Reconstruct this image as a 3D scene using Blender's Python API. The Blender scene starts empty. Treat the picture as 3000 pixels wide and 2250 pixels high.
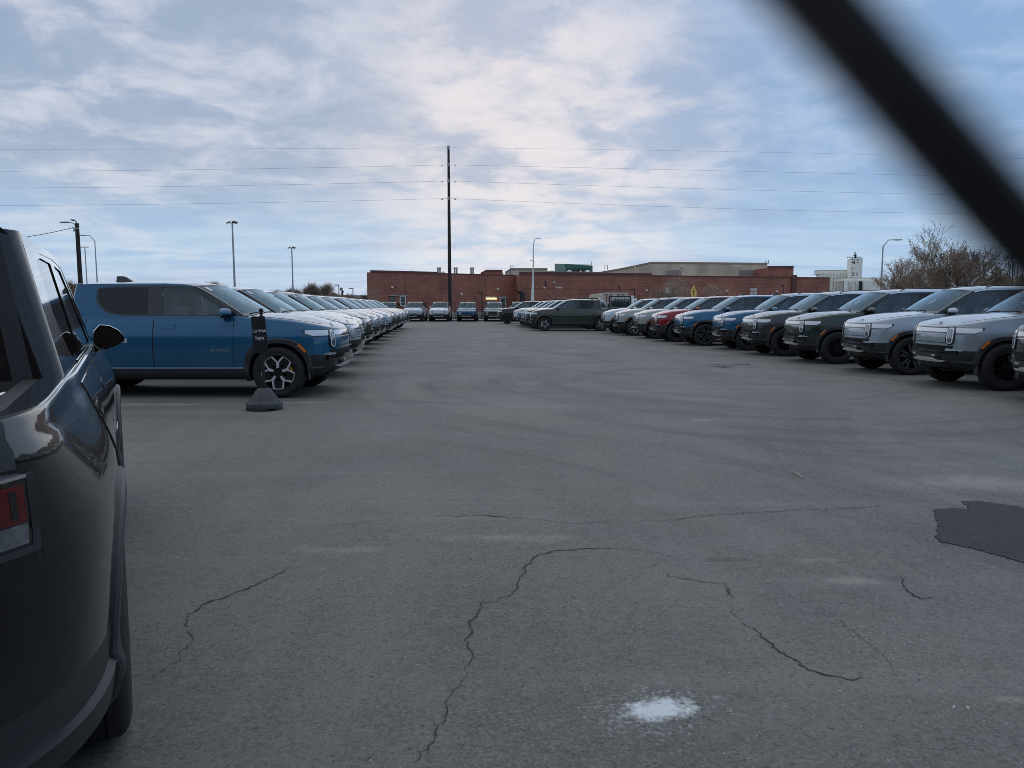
import bpy, bmesh, math, random
from mathutils import Vector, Matrix, noise
from mathutils.geometry import tessellate_polygon
R = math.radians
PI = math.pi
sc = bpy.context.scene
COL = sc.collection
random.seed(11)
HOR, FPX, HC = 897.0, 2150.0, 1.5          # eye level line, focal length (px of a 3000 wide frame), eye height
TH = math.atan((1125 - HOR) / FPX)

def gz(x, y):
    """the lot falls away slightly towards the near fence"""
    t = max(0., min(1., (10.6 - y) / 4.6)); return -.11 * t * t * (3 - 2 * t)
def G(px, py, dz=0.0):
    """ground point seen at a pixel of the photograph"""
    u, v = (px - 1500) / FPX, (py - 1125) / FPX
    dn, fw = math.sin(TH) + v * math.cos(TH), math.cos(TH) - v * math.sin(TH)
    z = 0.
    for _ in range(8): k = (HC - z) / dn; z = gz(0, fw * k)
    return Vector((u * k, fw * k, z + dz))

def at(px, py, Y):
    u, v = (px - 1500) / FPX, (py - 1125) / FPX
    dn, fw = math.sin(TH) + v * math.cos(TH), math.cos(TH) - v * math.sin(TH)
    k = Y / fw
    return Vector((u * k, Y, HC - dn * k))

# ---------------------------------------------------------------- materials
def newmat(name):
    m = bpy.data.materials.new(name); m.use_nodes = True
    return m, m.node_tree.nodes, m.node_tree.links, m.node_tree.nodes['Principled BSDF']

def pmat(name, col, rough=.6, metal=0., coat=0., var=0., scale=8., bump=0., bscale=60., spec=.5, emit=None):
    m, N, L, b = newmat(name)
    b.inputs['Base Color'].default_value = (*col, 1)
    b.inputs['Roughness'].default_value = rough
    b.inputs['Metallic'].default_value = metal
    b.inputs['Coat Weight'].default_value = coat
    b.inputs['Coat Roughness'].default_value = .03
    b.inputs['Specular IOR Level'].default_value = spec
    tc = N.new('ShaderNodeTexCoord')
    if var > 0:
        n = N.new('ShaderNodeTexNoise'); n.inputs['Scale'].default_value = scale; n.inputs['Detail'].default_value = 6
        L.new(tc.outputs['Object'], n.inputs['Vector'])
        r = N.new('ShaderNodeValToRGB')
        r.color_ramp.elements[0].position = .3; r.color_ramp.elements[1].position = .7
        r.color_ramp.elements[0].color = (*[c * (1 - var) for c in col], 1)
        r.color_ramp.elements[1].color = (*[min(1, c * (1 + var)) for c in col], 1)
        L.new(n.outputs['Fac'], r.inputs['Fac']); L.new(r.outputs['Color'], b.inputs['Base Color'])
    if bump > 0:
        n2 = N.new('ShaderNodeTexNoise'); n2.inputs['Scale'].default_value = bscale; n2.inputs['Detail'].default_value = 3
        L.new(tc.outputs['Object'], n2.inputs['Vector'])
        bp = N.new('ShaderNodeBump'); bp.inputs['Strength'].default_value = bump; bp.inputs['Distance'].default_value = .01
        L.new(n2.outputs['Fac'], bp.inputs['Height']); L.new(bp.outputs['Normal'], b.inputs['Normal'])
    if emit:
        b.inputs['Emission Color'].default_value = (*emit[0], 1); b.inputs['Emission Strength'].default_value = emit[1]
    return m

def paint_mat():
    m, N, L, b = newmat('car_paint')
    oi = N.new('ShaderNodeObjectInfo')
    tc = N.new('ShaderNodeTexCoord')
    n = N.new('ShaderNodeTexNoise'); n.inputs['Scale'].default_value = 2.2; n.inputs['Detail'].default_value = 5
    L.new(tc.outputs['Object'], n.inputs['Vector'])
    mr = N.new('ShaderNodeMapRange'); mr.inputs['To Min'].default_value = .01; mr.inputs['To Max'].default_value = .045
    L.new(n.outputs['Fac'], mr.inputs['Value'])
    # thin film of road dust, heavier low on the doors
    sp = N.new('ShaderNodeSeparateXYZ'); L.new(tc.outputs['Object'], sp.inputs['Vector'])
    dz = N.new('ShaderNodeMapRange'); dz.inputs['From Min'].default_value = .95; dz.inputs['From Max'].default_value = .4
    dz.inputs['To Min'].default_value = 0; dz.inputs['To Max'].default_value = .07
    L.new(sp.outputs['Z'], dz.inputs['Value'])
    mu = N.new('ShaderNodeMath'); mu.operation = 'MULTIPLY'; L.new(dz.outputs['Result'], mu.inputs[0]); L.new(n.outputs['Fac'], mu.inputs[1])
    mx = N.new('ShaderNodeMix'); mx.data_type = 'RGBA'; mx.inputs['B'].default_value = (.16, .16, .155, 1)
    L.new(mu.outputs[0], mx.inputs['Factor']); L.new(oi.outputs['Color'], mx.inputs['A'])
    L.new(mx.outputs['Result'], b.inputs['Base Color'])
    b.inputs['Metallic'].default_value = .25; b.inputs['Roughness'].default_value = .32; b.inputs['Specular IOR Level'].default_value = .12
    b.inputs['Coat Weight'].default_value = 1.; b.inputs['Coat IOR'].default_value = 1.52; L.new(mr.outputs['Result'], b.inputs['Coat Roughness'])
    return m

def glass_mat(name, tint, refl=1.45, gc=(.95, .97, 1)):
    m = bpy.data.materials.new(name); m.use_nodes = True
    N, L = m.node_tree.nodes, m.node_tree.links
    N.remove(N['Principled BSDF']); out = N['Material Output']
    t = N.new('ShaderNodeBsdfTransparent'); t.inputs['Color'].default_value = (*tint, 1)
    g = N.new('ShaderNodeBsdfGlossy'); g.inputs['Roughness'].default_value = .015; g.inputs['Color'].default_value = (*gc, 1)
    d = N.new('ShaderNodeBsdfDiffuse'); d.inputs['Color'].default_value = (.3, .3, .29, 1)
    f = N.new('ShaderNodeFresnel'); ge = N.new('ShaderNodeNewGeometry'); io = N.new('ShaderNodeMapRange')
    io.inputs['To Min'].default_value = refl; io.inputs['To Max'].default_value = 1 / refl
    L.new(ge.outputs['Backfacing'], io.inputs['Value']); L.new(io.outputs['Result'], f.inputs['IOR'])
    tc = N.new('ShaderNodeTexCoord'); n = N.new('ShaderNodeTexNoise'); n.inputs['Scale'].default_value = 3; n.inputs['Detail'].default_value = 6
    L.new(tc.outputs['Object'], n.inputs['Vector'])
    mr = N.new('ShaderNodeMapRange'); mr.inputs['To Min'].default_value = -.02; mr.inputs['To Max'].default_value = .06
    L.new(n.outputs['Fac'], mr.inputs['Value'])
    m0 = N.new('ShaderNodeMixShader'); L.new(mr.outputs['Result'], m0.inputs[0]); L.new(t.outputs[0], m0.inputs[1]); L.new(d.outputs[0], m0.inputs[2])
    mx = N.new('ShaderNodeMixShader'); L.new(f.outputs[0], mx.inputs[0]); L.new(m0.outputs[0], mx.inputs[1]); L.new(g.outputs[0], mx.inputs[2])
    L.new(mx.outputs[0], out.inputs['Surface'])
    return m

M = dict(
    paint=paint_mat(),
    trim=pmat('textured_plastic', (.022, .024, .027), .5, var=.15, scale=5, bump=.15, bscale=300),
    gloss=pmat('gloss_black', (.010, .011, .012), .1, coat=.6, var=.1),
    cap=pmat('polished_rail_cap', (.03, .032, .036), .14, .0, 1., var=.1),
    line=pmat('panel_gap', (.006, .006, .007), .8, var=.1),
    tyre=pmat('rubber', (.013, .013, .014), .75, var=.25, scale=14, bump=.2, bscale=120),
    silver=pmat('machined_alloy', (.74, .75, .77), .36, .55, var=.06),
    skid=pmat('satin_skid', (.74, .75, .76), .35, .35, var=.08),
    chrome=pmat('bright_metal', (.72, .74, .76), .16, .9, var=.04),
    darkrim=pmat('dark_alloy', (.020, .021, .024), .35, .4, var=.1),
    greyrim=pmat('grey_alloy', (.16, .17, .18), .34, .6, var=.1),
    lamp=pmat('lamp_lens', (.72, .75, .80), .12, .1, coat=1., var=.05, scale=20),
    lampin=pmat('lamp_reflector', (.20, .22, .24), .15, .7, coat=1., var=.45, scale=26),
    amber=pmat('amber_lens', (.62, .17, .02), .2, coat=.6, var=.1),
    red=pmat('red_lens', (.15, .003, .005), .12, coat=.5, var=.4, scale=30),
    caliper=pmat('yellow_caliper', (.72, .43, .03), .4, var=.1),
    interior=pmat('cabin_trim', (.035, .036, .038), .7, var=.2),
    seat=pmat('seat_fabric', (.060, .060, .062), .7, var=.15, bump=.1),
    sticker=pmat('white_paper', (.78, .79, .80), .6, var=.05),
    film=pmat('film_letters', (.55, .56, .58), .5, var=.05),
    mirror=pmat('mirror_glass', (.11, .125, .13), .02, 1., var=.02),
    glass=glass_mat('clear_glass', (.80, .87, .86), 1.55),
    tint=glass_mat('tinted_glass', (.10, .11, .12), 1.5),
    wsglass=glass_mat('windscreen_glass', (.80, .89, .90), 1.25, (.66, .86, 1.)),
)

M['cap'].node_tree.nodes['Principled BSDF'].inputs['Coat IOR'].default_value = 2.3
# ---------------------------------------------------------------- mesh helpers
def tag(o, label=None, cat=None, group=None, kind=None):
    if label: o['label'] = label
    if cat: o['category'] = cat
    if group: o['group'] = group
    if kind: o['kind'] = kind
    return o

def empty(name, loc=(0, 0, 0), rz=0., parent=None):
    o = bpy.data.objects.new(name, None); COL.objects.link(o)
    o.location = loc; o.rotation_euler = (0, 0, rz); o.empty_display_size = .2
    if parent: o.parent = parent
    return o

class MB:
    def __init__(s): s.v, s.f, s.m = [], [], []
    def add(s, vs, fs, mi=0):
        b = len(s.v); s.v += [tuple(x) for x in vs]
        for f in fs: s.f.append(tuple(i + b for i in f)); s.m.append(mi)
        return s
    def box(s, x0, x1, y0, y1, z0, z1, mi=0, mat=None, bev=0.):
        bm = bmesh.new(); bmesh.ops.create_cube(bm, size=1)
        for v in bm.verts:
            v.co = Vector(((x0 + x1) / 2 + v.co.x * (x1 - x0), (y0 + y1) / 2 + v.co.y * (y1 - y0), (z0 + z1) / 2 + v.co.z * (z1 - z0)))
        if bev: bmesh.ops.bevel(bm, geom=list(bm.edges), offset=bev, segments=2, profile=.5, affect='EDGES')
        bm.verts.index_update()
        vs = [(mat @ v.co if mat else v.co.copy()) for v in bm.verts]; fs = [[v.index for v in f.verts] for f in bm.faces]
        bm.free(); return s.add(vs, fs, mi)
    def tube(s, pts, rads, n=8, mi=0, cap=True):
        pts = [Vector(p) for p in pts]
        if not isinstance(rads, (list, tuple)): rads = [rads] * len(pts)
        up = None; rings = []; vs = []
        for i, p in enumerate(pts):
            d = (pts[min(i + 1, len(pts) - 1)] - pts[max(i - 1, 0)])
            d = d.normalized() if d.length > 1e-9 else Vector((0, 0, 1))
            if up is None:
                a = Vector((1, 0, 0)) if abs(d.x) < .8 else Vector((0, 1, 0)); up = d.cross(a).normalized()
            else:
                up = (up - d * up.dot(d)); up = up.normalized() if up.length > 1e-6 else d.orthogonal().normalized()
            w = d.cross(up)
            for k in range(n):
                a = 2 * PI * k / n; vs.append(p + (up * math.cos(a) + w * math.sin(a)) * rads[i])
        fs = []
        for i in range(len(pts) - 1):
            for k in range(n):
                k2 = (k + 1) % n; fs.append((i * n + k, i * n + k2, (i + 1) * n + k2, (i + 1) * n + k))
        if cap: fs.append(tuple(range(n - 1, -1, -1))); fs.append(tuple(range((len(pts) - 1) * n, len(pts) * n)))
        return s.add(vs, fs, mi)
    def lathe(s, prof, n=32, axis='z', mi=0, close=False, c=(0, 0, 0)):
        vs, fs = [], []
        for (r, h) in prof:
            for k in range(n):
                a = 2 * PI * k / n; ca, sa = r * math.cos(a), r * math.sin(a)
                p = (ca, sa, h) if axis == 'z' else (ca, h, sa)
                vs.append((p[0] + c[0], p[1] + c[1], p[2] + c[2]))
        m = len(prof)
        for i in range(m - (0 if close else 1)):
            for k in range(n):
                k2 = (k + 1) % n; j = (i + 1) % m
                f = (i * n + k, i * n + k2, j * n + k2, j * n + k)
                fs.append(f if axis == 'z' else f[::-1])
        return s.add(vs, fs, mi)
    def prism(s, poly, fn, t0, t1, mi=0, holes=()):
        """2-D polygon (with holes) mapped by fn(a,b,off); a closed slab between offsets t0 and t1"""
        loops = [list(poly)] + [list(h) for h in holes]
        tri = tessellate_polygon([[Vector((a, b, 0)) for a, b in l] for l in loops])
        flat = [p for l in loops for p in l]; n = len(flat)
        vs = [fn(a, b, t1) for a, b in flat] + [fn(a, b, t0) for a, b in flat]
        fs = []
        for t in tri:
            (ax, ay), (bx, by), (cx, cy) = (flat[i] for i in t)
            t = tuple(t) if (bx - ax) * (cy - ay) - (by - ay) * (cx - ax) > 0 else tuple(t)[::-1]
            fs.append(t); fs.append(tuple(i + n for i in t[::-1]))
        o = 0
        for li, l in enumerate(loops):
            k = len(l); A = sum(l[i][0] * l[(i + 1) % k][1] - l[(i + 1) % k][0] * l[i][1] for i in range(k))
            pos = (A > 0) == (li == 0)
            for i in range(k):
                a, b = o + i, o + (i + 1) % k
                fs.append((a, a + n, b + n, b) if pos else (b, b + n, a + n, a))
            o += k
        return s.add(vs, fs, mi)
    def patch(s, us, lo, hi, fn, t0, t1, nv=3, mi=0):
        """shell over u in us, v between lo(u) and hi(u), offset t0..t1"""
        nu = len(us); vs = []
        for t in (t1, t0):
            for u in us:
                a, b = lo(u), hi(u)
                for j in range(nv + 1): vs.append(fn(u, a + (b - a) * j / nv, t))
        n1 = nv + 1; T = nu * n1; fs = []
        for i in range(nu - 1):
            for j in range(nv):
                a, b, c, d = i * n1 + j, (i + 1) * n1 + j, (i + 1) * n1 + j + 1, i * n1 + j + 1
                fs.append((a, b, c, d)); fs.append((T + d, T + c, T + b, T + a))
        for i in range(nu - 1):
            a, b = i * n1, (i + 1) * n1; fs.append((a, a + T, b + T, b))
            a, b = i * n1 + nv, (i + 1) * n1 + nv; fs.append((b, b + T, a + T, a))
        for j in range(nv):
            fs.append((j + 1, j + 1 + T, j + T, j)); e = (nu - 1) * n1
            fs.append((e + j, e + j + T, e + j + 1 + T, e + j + 1))
        return s.add(vs, fs, mi)
    def build(s, name, mats, parent=None, smooth=35, fix=True):
        me = bpy.data.meshes.new(name); me.from_pydata(s.v, [], s.f)
        mats = mats if isinstance(mats, (list, tuple)) else [mats]
        for m in mats: me.materials.append(m)
        me.polygons.foreach_set('material_index', s.m)
        if fix:
            bm = bmesh.new(); bm.from_mesh(me); bmesh.ops.recalc_face_normals(bm, faces=bm.faces); bm.to_mesh(me); bm.free()
        if smooth:
            me.polygons.foreach_set('use_smooth', [True] * len(me.polygons)); me.set_sharp_from_angle(angle=R(smooth))
        me.update()
        o = bpy.data.objects.new(name, me); COL.objects.link(o)
        if parent: o.parent = parent
        return o

def lin(a, b, n): return [a + (b - a) * i / (n - 1) for i in range(n)]
def interp(t, x):
    if x <= t[0][0]: return t[0][1]
    for (a, p), (b, q) in zip(t, t[1:]):
        if x <= b: return p + (q - p) * (x - a) / (b - a)
    return t[-1][1]
def text_mesh(s, name, mat, size, extrude=.003, align='CENTER', spacing=1., xs=1., parent=None):
    cu = bpy.data.curves.new(name, 'FONT'); cu.body = s; cu.size = size; cu.extrude = extrude
    cu.align_x = align; cu.space_character = spacing; cu.resolution_u = 3
    t = bpy.data.objects.new(name, cu); COL.objects.link(t)
    dg = bpy.context.evaluated_depsgraph_get()
    me = bpy.data.meshes.new_from_object(t.evaluated_get(dg))
    bpy.data.objects.remove(t); bpy.data.curves.remove(cu)
    me.name = name
    if xs != 1.: me.transform(Matrix.Diagonal((xs, 1, 1, 1)))
    me.materials.clear(); me.materials.append(mat)
    o = bpy.data.objects.new(name, me); COL.objects.link(o)
    if parent: o.parent = parent
    return o

# ---------------------------------------------------------------- the electric pickup / SUV
XCF = .14
def nr(z): return 2.6 + 1.7 * sm(z, 1.04, 1.28)
T_LF = [(.29, .40), (.36, .60), (.42, .74), (.48, .845), (.55, .885), (.62, .89), (.70, .885), (.80, .88), (.92, .878), (1.02, .87), (1.09, .855), (1.15, .82), (1.25, .76)]
T_W = [(.29, .87), (.33, .925), (.38, .955), (.47, .97), (.485, .97), (.505, .950), (.60, .957), (.72, .969), (.84, .972), (.94, .971), (1.02, .962), (1.10, .943), (1.18, .916), (1.26, .890), (1.34, .850), (1.40, .82)]
def Lf(z): return interp(T_LF, z)
def Wd(z): return interp(T_W, z)
def gy(z): return .842 - (z - 1.335) * .225

def sm(v, a, b):
    t = max(0., min(1., (v - a) / (b - a))); return t * t * (3 - 2 * t)
class Shape:
    def __init__(s, kind):
        s.k = kind; s.wb = 3.45 if kind == 'T' else 3.075
        s.tail = -s.wb - (1.27 if kind == 'T' else 1.10); s.xcr = s.tail + .85
    def lr(s, z): return s.tail + interp([(.3, .22), (.42, .03), (.5, -.05), (.66, -.055), (.70, -.02), (.74, .0), (1.1, 0.), (1.3, .02), (1.4, .05)], z)
    def sy(s, x, z):
        w = Wd(z) + s.bul(x, z)
        if x > XCF:
            t = min(1, (x - XCF) / (Lf(z) - XCF)); return w * max(0, 1 - t ** 3) ** (1 / 3)
        if x < s.xcr:
            t = min(1, (s.xcr - x) / (s.xcr - s.lr(z))); return w * max(0, 1 - t ** nr(z)) ** (1 / nr(z))
        return w
    def bul(s, x, z): return (.030 if s.k == 'T' else .015) * math.exp(-((x + s.wb) / .60) ** 2) * math.exp(-((z - 1.0) / .17) ** 2) + .012 * math.exp(-(x / .5) ** 2) * math.exp(-((z - 1.0) / .15) ** 2) - (.018 * sm(-x, 3.15, 3.55) * sm(z, 1.02, 1.30) if s.k == 'T' else 0)
    def side(s, sg): return lambda x, z, o: Vector((x, sg * (s.sy(x, z) + o), z))
    def front(s, y, z, o):
        w, l = Wd(z), Lf(z) - XCF; b = min(1, abs(y) / w); a = max(0, 1 - b ** 3) ** (1 / 3)
        n = Vector((a * a / l, math.copysign(b * b / w, y), 0)).normalized()
        return Vector((XCF + a * l, y, z)) + n * o
    def corner(s, sg):                      # front corner by x
        def f(x, z, o):
            w, l = Wd(z), Lf(z) - XCF; a = min(1, (x - XCF) / l); b = max(0, 1 - a ** 3) ** (1 / 3)
            n = Vector((a * a / l, sg * b * b / w, 0)).normalized()
            return Vector((x, sg * b * w, z)) + n * o
        return f
    def rear(s, y, z, o):
        w, l = Wd(z) + s.bul(s.tail, z), s.xcr - s.lr(z); b = min(1, abs(y) / w); a = max(0, 1 - b ** nr(z)) ** (1 / nr(z))
        n = Vector((-a ** (nr(z) - 1) / l, math.copysign(b ** (nr(z) - 1) / w, y), 0)).normalized()
        return Vector((s.xcr - a * l, y, z)) + n * o
    def rcorner(s, sg):
        def f(x, z, o):
            w, l = Wd(z) + s.bul(s.tail, z), s.xcr - s.lr(z); a = min(1, (s.xcr - x) / l); b = max(0, 1 - a ** nr(z)) ** (1 / nr(z))
            n = Vector((-a ** (nr(z) - 1) / l, sg * b ** (nr(z) - 1) / w, 0)).normalized()
            return Vector((x, sg * b * w, z)) + n * o
        return f
    def ztop(s, x):
        return interp([(s.tail, 1.287), (s.tail + .5, 1.29), (-1.5, 1.29), (-.55, 1.29), (-.2, 1.272), (.2, 1.235), (.5, 1.19), (.7, 1.15), (.83, 1.11), (.9, 1.085)], x)

def car_body(S, root):
    st = []
    for b in (0, .14, .28, .42, .54, .63, .70, .76, .81, .85): st.append(('f', (1 - b ** 3) ** (1 / 3), b))
    for a in (.70, .64, .57, .49, .40, .30, .18): st.append(('f', a, (1 - a ** 3) ** (1 / 3)))
    xs = set(lin(XCF, S.xcr, 46))
    if S.k == 'T': tubs = [(-.70, -3.30, .97), (-3.50, S.tail + .22, None)]
    else: tubs = [(-.70, S.tail + .28, .97)]
    for a, b, _ in tubs:
        for q in (a, a + .012, b, b - .012):
            if S.xcr < q < XCF: xs.add(q)
    xs = sorted(xs, reverse=True); cl = [xs[0]]
    for q in xs[1:]:
        if cl[-1] - q > .004: cl.append(q)
    st += [('s', q, 1) for q in cl]
    for a in (.08, .16, .24, .32, .40, .48, .56, .64, .71, .77): st.append(('r', a, None))
    for b in (.74, .68, .61, .54, .45, .35, .2, 0): st.append(('r', None, b))
    m = len(st)
    def P(t, z, ins=0.):
        w, lf, lr = Wd(z) - ins, Lf(z) - ins, S.lr(z) + ins; n = nr(z)
        if t[0] == 'r': t = ('r', t[1] if t[2] is None else (1 - t[2] ** n) ** (1 / n), t[2] if t[1] is None else (1 - t[1] ** n) ** (1 / n))
        if t[0] == 'f': return XCF + t[1] * (lf - XCF), t[2] * w
        if t[0] == 's': return t[1], w + S.bul(t[1], z)
        if t[0] == 'r': x_ = S.xcr - t[1] * (S.xcr - lr); w += S.bul(x_, z)
        return S.xcr - t[1] * (S.xcr - lr), t[2] * w
    rings = []                                   # each ring: list of (x,y,z) for the left half
    for z, ins in ((.29, .06), (.295, .02), (.33, 0), (.38, 0), (.43, 0), (.485, 0), (.505, 0), (.55, 0), (.62, 0), (.70, 0)):
        rings.append([(*P(t, z, ins), z) for t in st])
    for f in (.14, .28, .42, .55, .67, .78, .88, .95, 1.):
        row = []
        for t in st:
            x = P(t, 1.1)[0]; z = .70 + f * (S.ztop(x) - .70); row.append((*P(t, z), z))
        rings.append(row)
    for ins, dz in ((.006, .016), (.02, .030), (.045, .040), (.08, .046)):
        row = []
        for t in st:
            x = P(t, 1.1)[0]; z = S.ztop(x); k = min(1, max(0, (-.45 - x) / .3))
            i2 = ins * (1 - .62 * k); d2 = dz + k * (.046 - dz) * (.55 if dz < .03 else .8)
            x2, y2 = P(t, z, i2); row.append((x2, y2, z + d2))
        rings.append(row)
    v, idx = [], {}
    for r, row in enumerate(rings):
        for i, (x, y, z) in enumerate(row):
            idx[r, i, 0] = len(v); v.append((x, y, z))
            if 0 < i < m - 1: idx[r, i, 1] = len(v); v.append((x, -y, z))
            else: idx[r, i, 1] = idx[r, i, 0]
    fs = []
    for r in range(len(rings) - 1):
        for i in range(m - 1):
            for h in (0, 1):
                q = [idx[r, i, h], idx[r, i + 1, h], idx[r + 1, i + 1, h], idx[r + 1, i, h]]
                fs.append(q if h else q[::-1])
    cols = [1, .955, .93, .915, .6, .3, 0, -.3, -.6, -.915, -.93, -.955, -1]
    def cap(r, top):
        rows = []
        for i in range(m):
            x, y, z = rings[r][i]
            if i in (0, m - 1): rows.append([idx[r, i, 0]] * len(cols)); continue
            row = [idx[r, i, 0]]
            for c in cols[1:-1]:
                zz = z
                if top:
                    cr = .045 * min(1, max(0, (.86 - x) / .5)) if x > -.7 else 0
                    zz = z + cr * (1 - abs(c) ** 2.2)
                    if x > -.55: zz += .014 * math.exp(-((abs(c) - .0) / .62) ** 8) * min(1, max(0, (.7 - x) / .3))
                    for a, b, fl in tubs:
                        if b - 1e-4 <= x <= a + 1e-4 and abs(c) <= .92: zz = fl if fl else z - .055
                row.append(len(v)); v.append((x, c * y, zz))
            row.append(idx[r, i, 1]); rows.append(row)
        for i in range(m - 1):
            for k in range(len(cols) - 1):
                q = [rows[i][k], rows[i][k + 1], rows[i + 1][k + 1], rows[i + 1][k]]
                q2 = []
                for a in q:
                    if a not in q2: q2.append(a)
                if len(q2) > 2: fs.append(q2 if not top else q2[::-1])
    cap(len(rings) - 1, True); cap(0, False)
    mb = MB().add(v, fs)
    o = mb.build('shell', [M['paint'], M['line']], None, 0)
    cut = MB()
    for xa in (0, -S.wb):
        for sg in (1, -1):
            y0, y1 = (.60, 1.3) if sg > 0 else (-1.3, -.60)
            cut.lathe([(0.001, y0), (.49, y0), (.49, y1), (.001, y1)], 56, 'y', 1, True, (xa, 0, .42))
    c = cut.build('cut', [M['paint'], M['line']], None, 0)
    bpy.context.view_layer.update()
    md = o.modifiers.new('b', 'BOOLEAN'); md.object = c; md.operation = 'DIFFERENCE'; md.solver = 'EXACT'
    dg = bpy.context.evaluated_depsgraph_get(); me = bpy.data.meshes.new_from_object(o.evaluated_get(dg))
    bpy.data.objects.remove(o); bpy.data.objects.remove(c)
    parts = {}
    for p in me.polygons:
        c = p.center
        if p.material_index == 1: key = 'wheel_arch_liner.%d%d' % (c.x > -1.5, c.y > 0)
        elif c.z < .70 and c.x > .40: key = 'front_bumper'
        elif c.z < .62 and c.x < -S.wb - .38: key = 'rear_bumper'
        elif c.z < .487: key = 'sill_trim'
        elif p.normal.z > .5 and c.z < 1.0 and -S.wb - .9 < c.x < -.6 and abs(c.y) < .86: key = 'cabin_floor'
        elif S.k == 'T' and c.x < -3.48 and c.x > S.tail + .10 and abs(c.y) < .74 and c.z > 1.2: key = 'bed_floor'
        else: key = 'body'
        mp, mb = parts.setdefault(key, ({}, MB()))
        f = []
        for i in p.vertices:
            if i not in mp: mp[i] = len(mb.v); mb.v.append(tuple(me.vertices[i].co))
            f.append(mp[i])
        mb.f.append(tuple(f)); mb.m.append(0)
    mats = dict(body=M['paint'], front_bumper=M['trim'], rear_bumper=M['trim'], sill_trim=M['trim'], wheel_arch_liner=M['line'], cabin_floor=M['interior'], bed_floor=M['trim'])
    for k, (mp, mb) in parts.items(): mb.build(k.split('.')[0], mats[k.split('.')[0]], root, 32, False)
    bpy.data.meshes.remove(me)

def arch_r(a, r, n=2.5): return r / (abs(math.cos(a)) ** n + abs(math.sin(a)) ** n) ** (1 / n)

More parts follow.
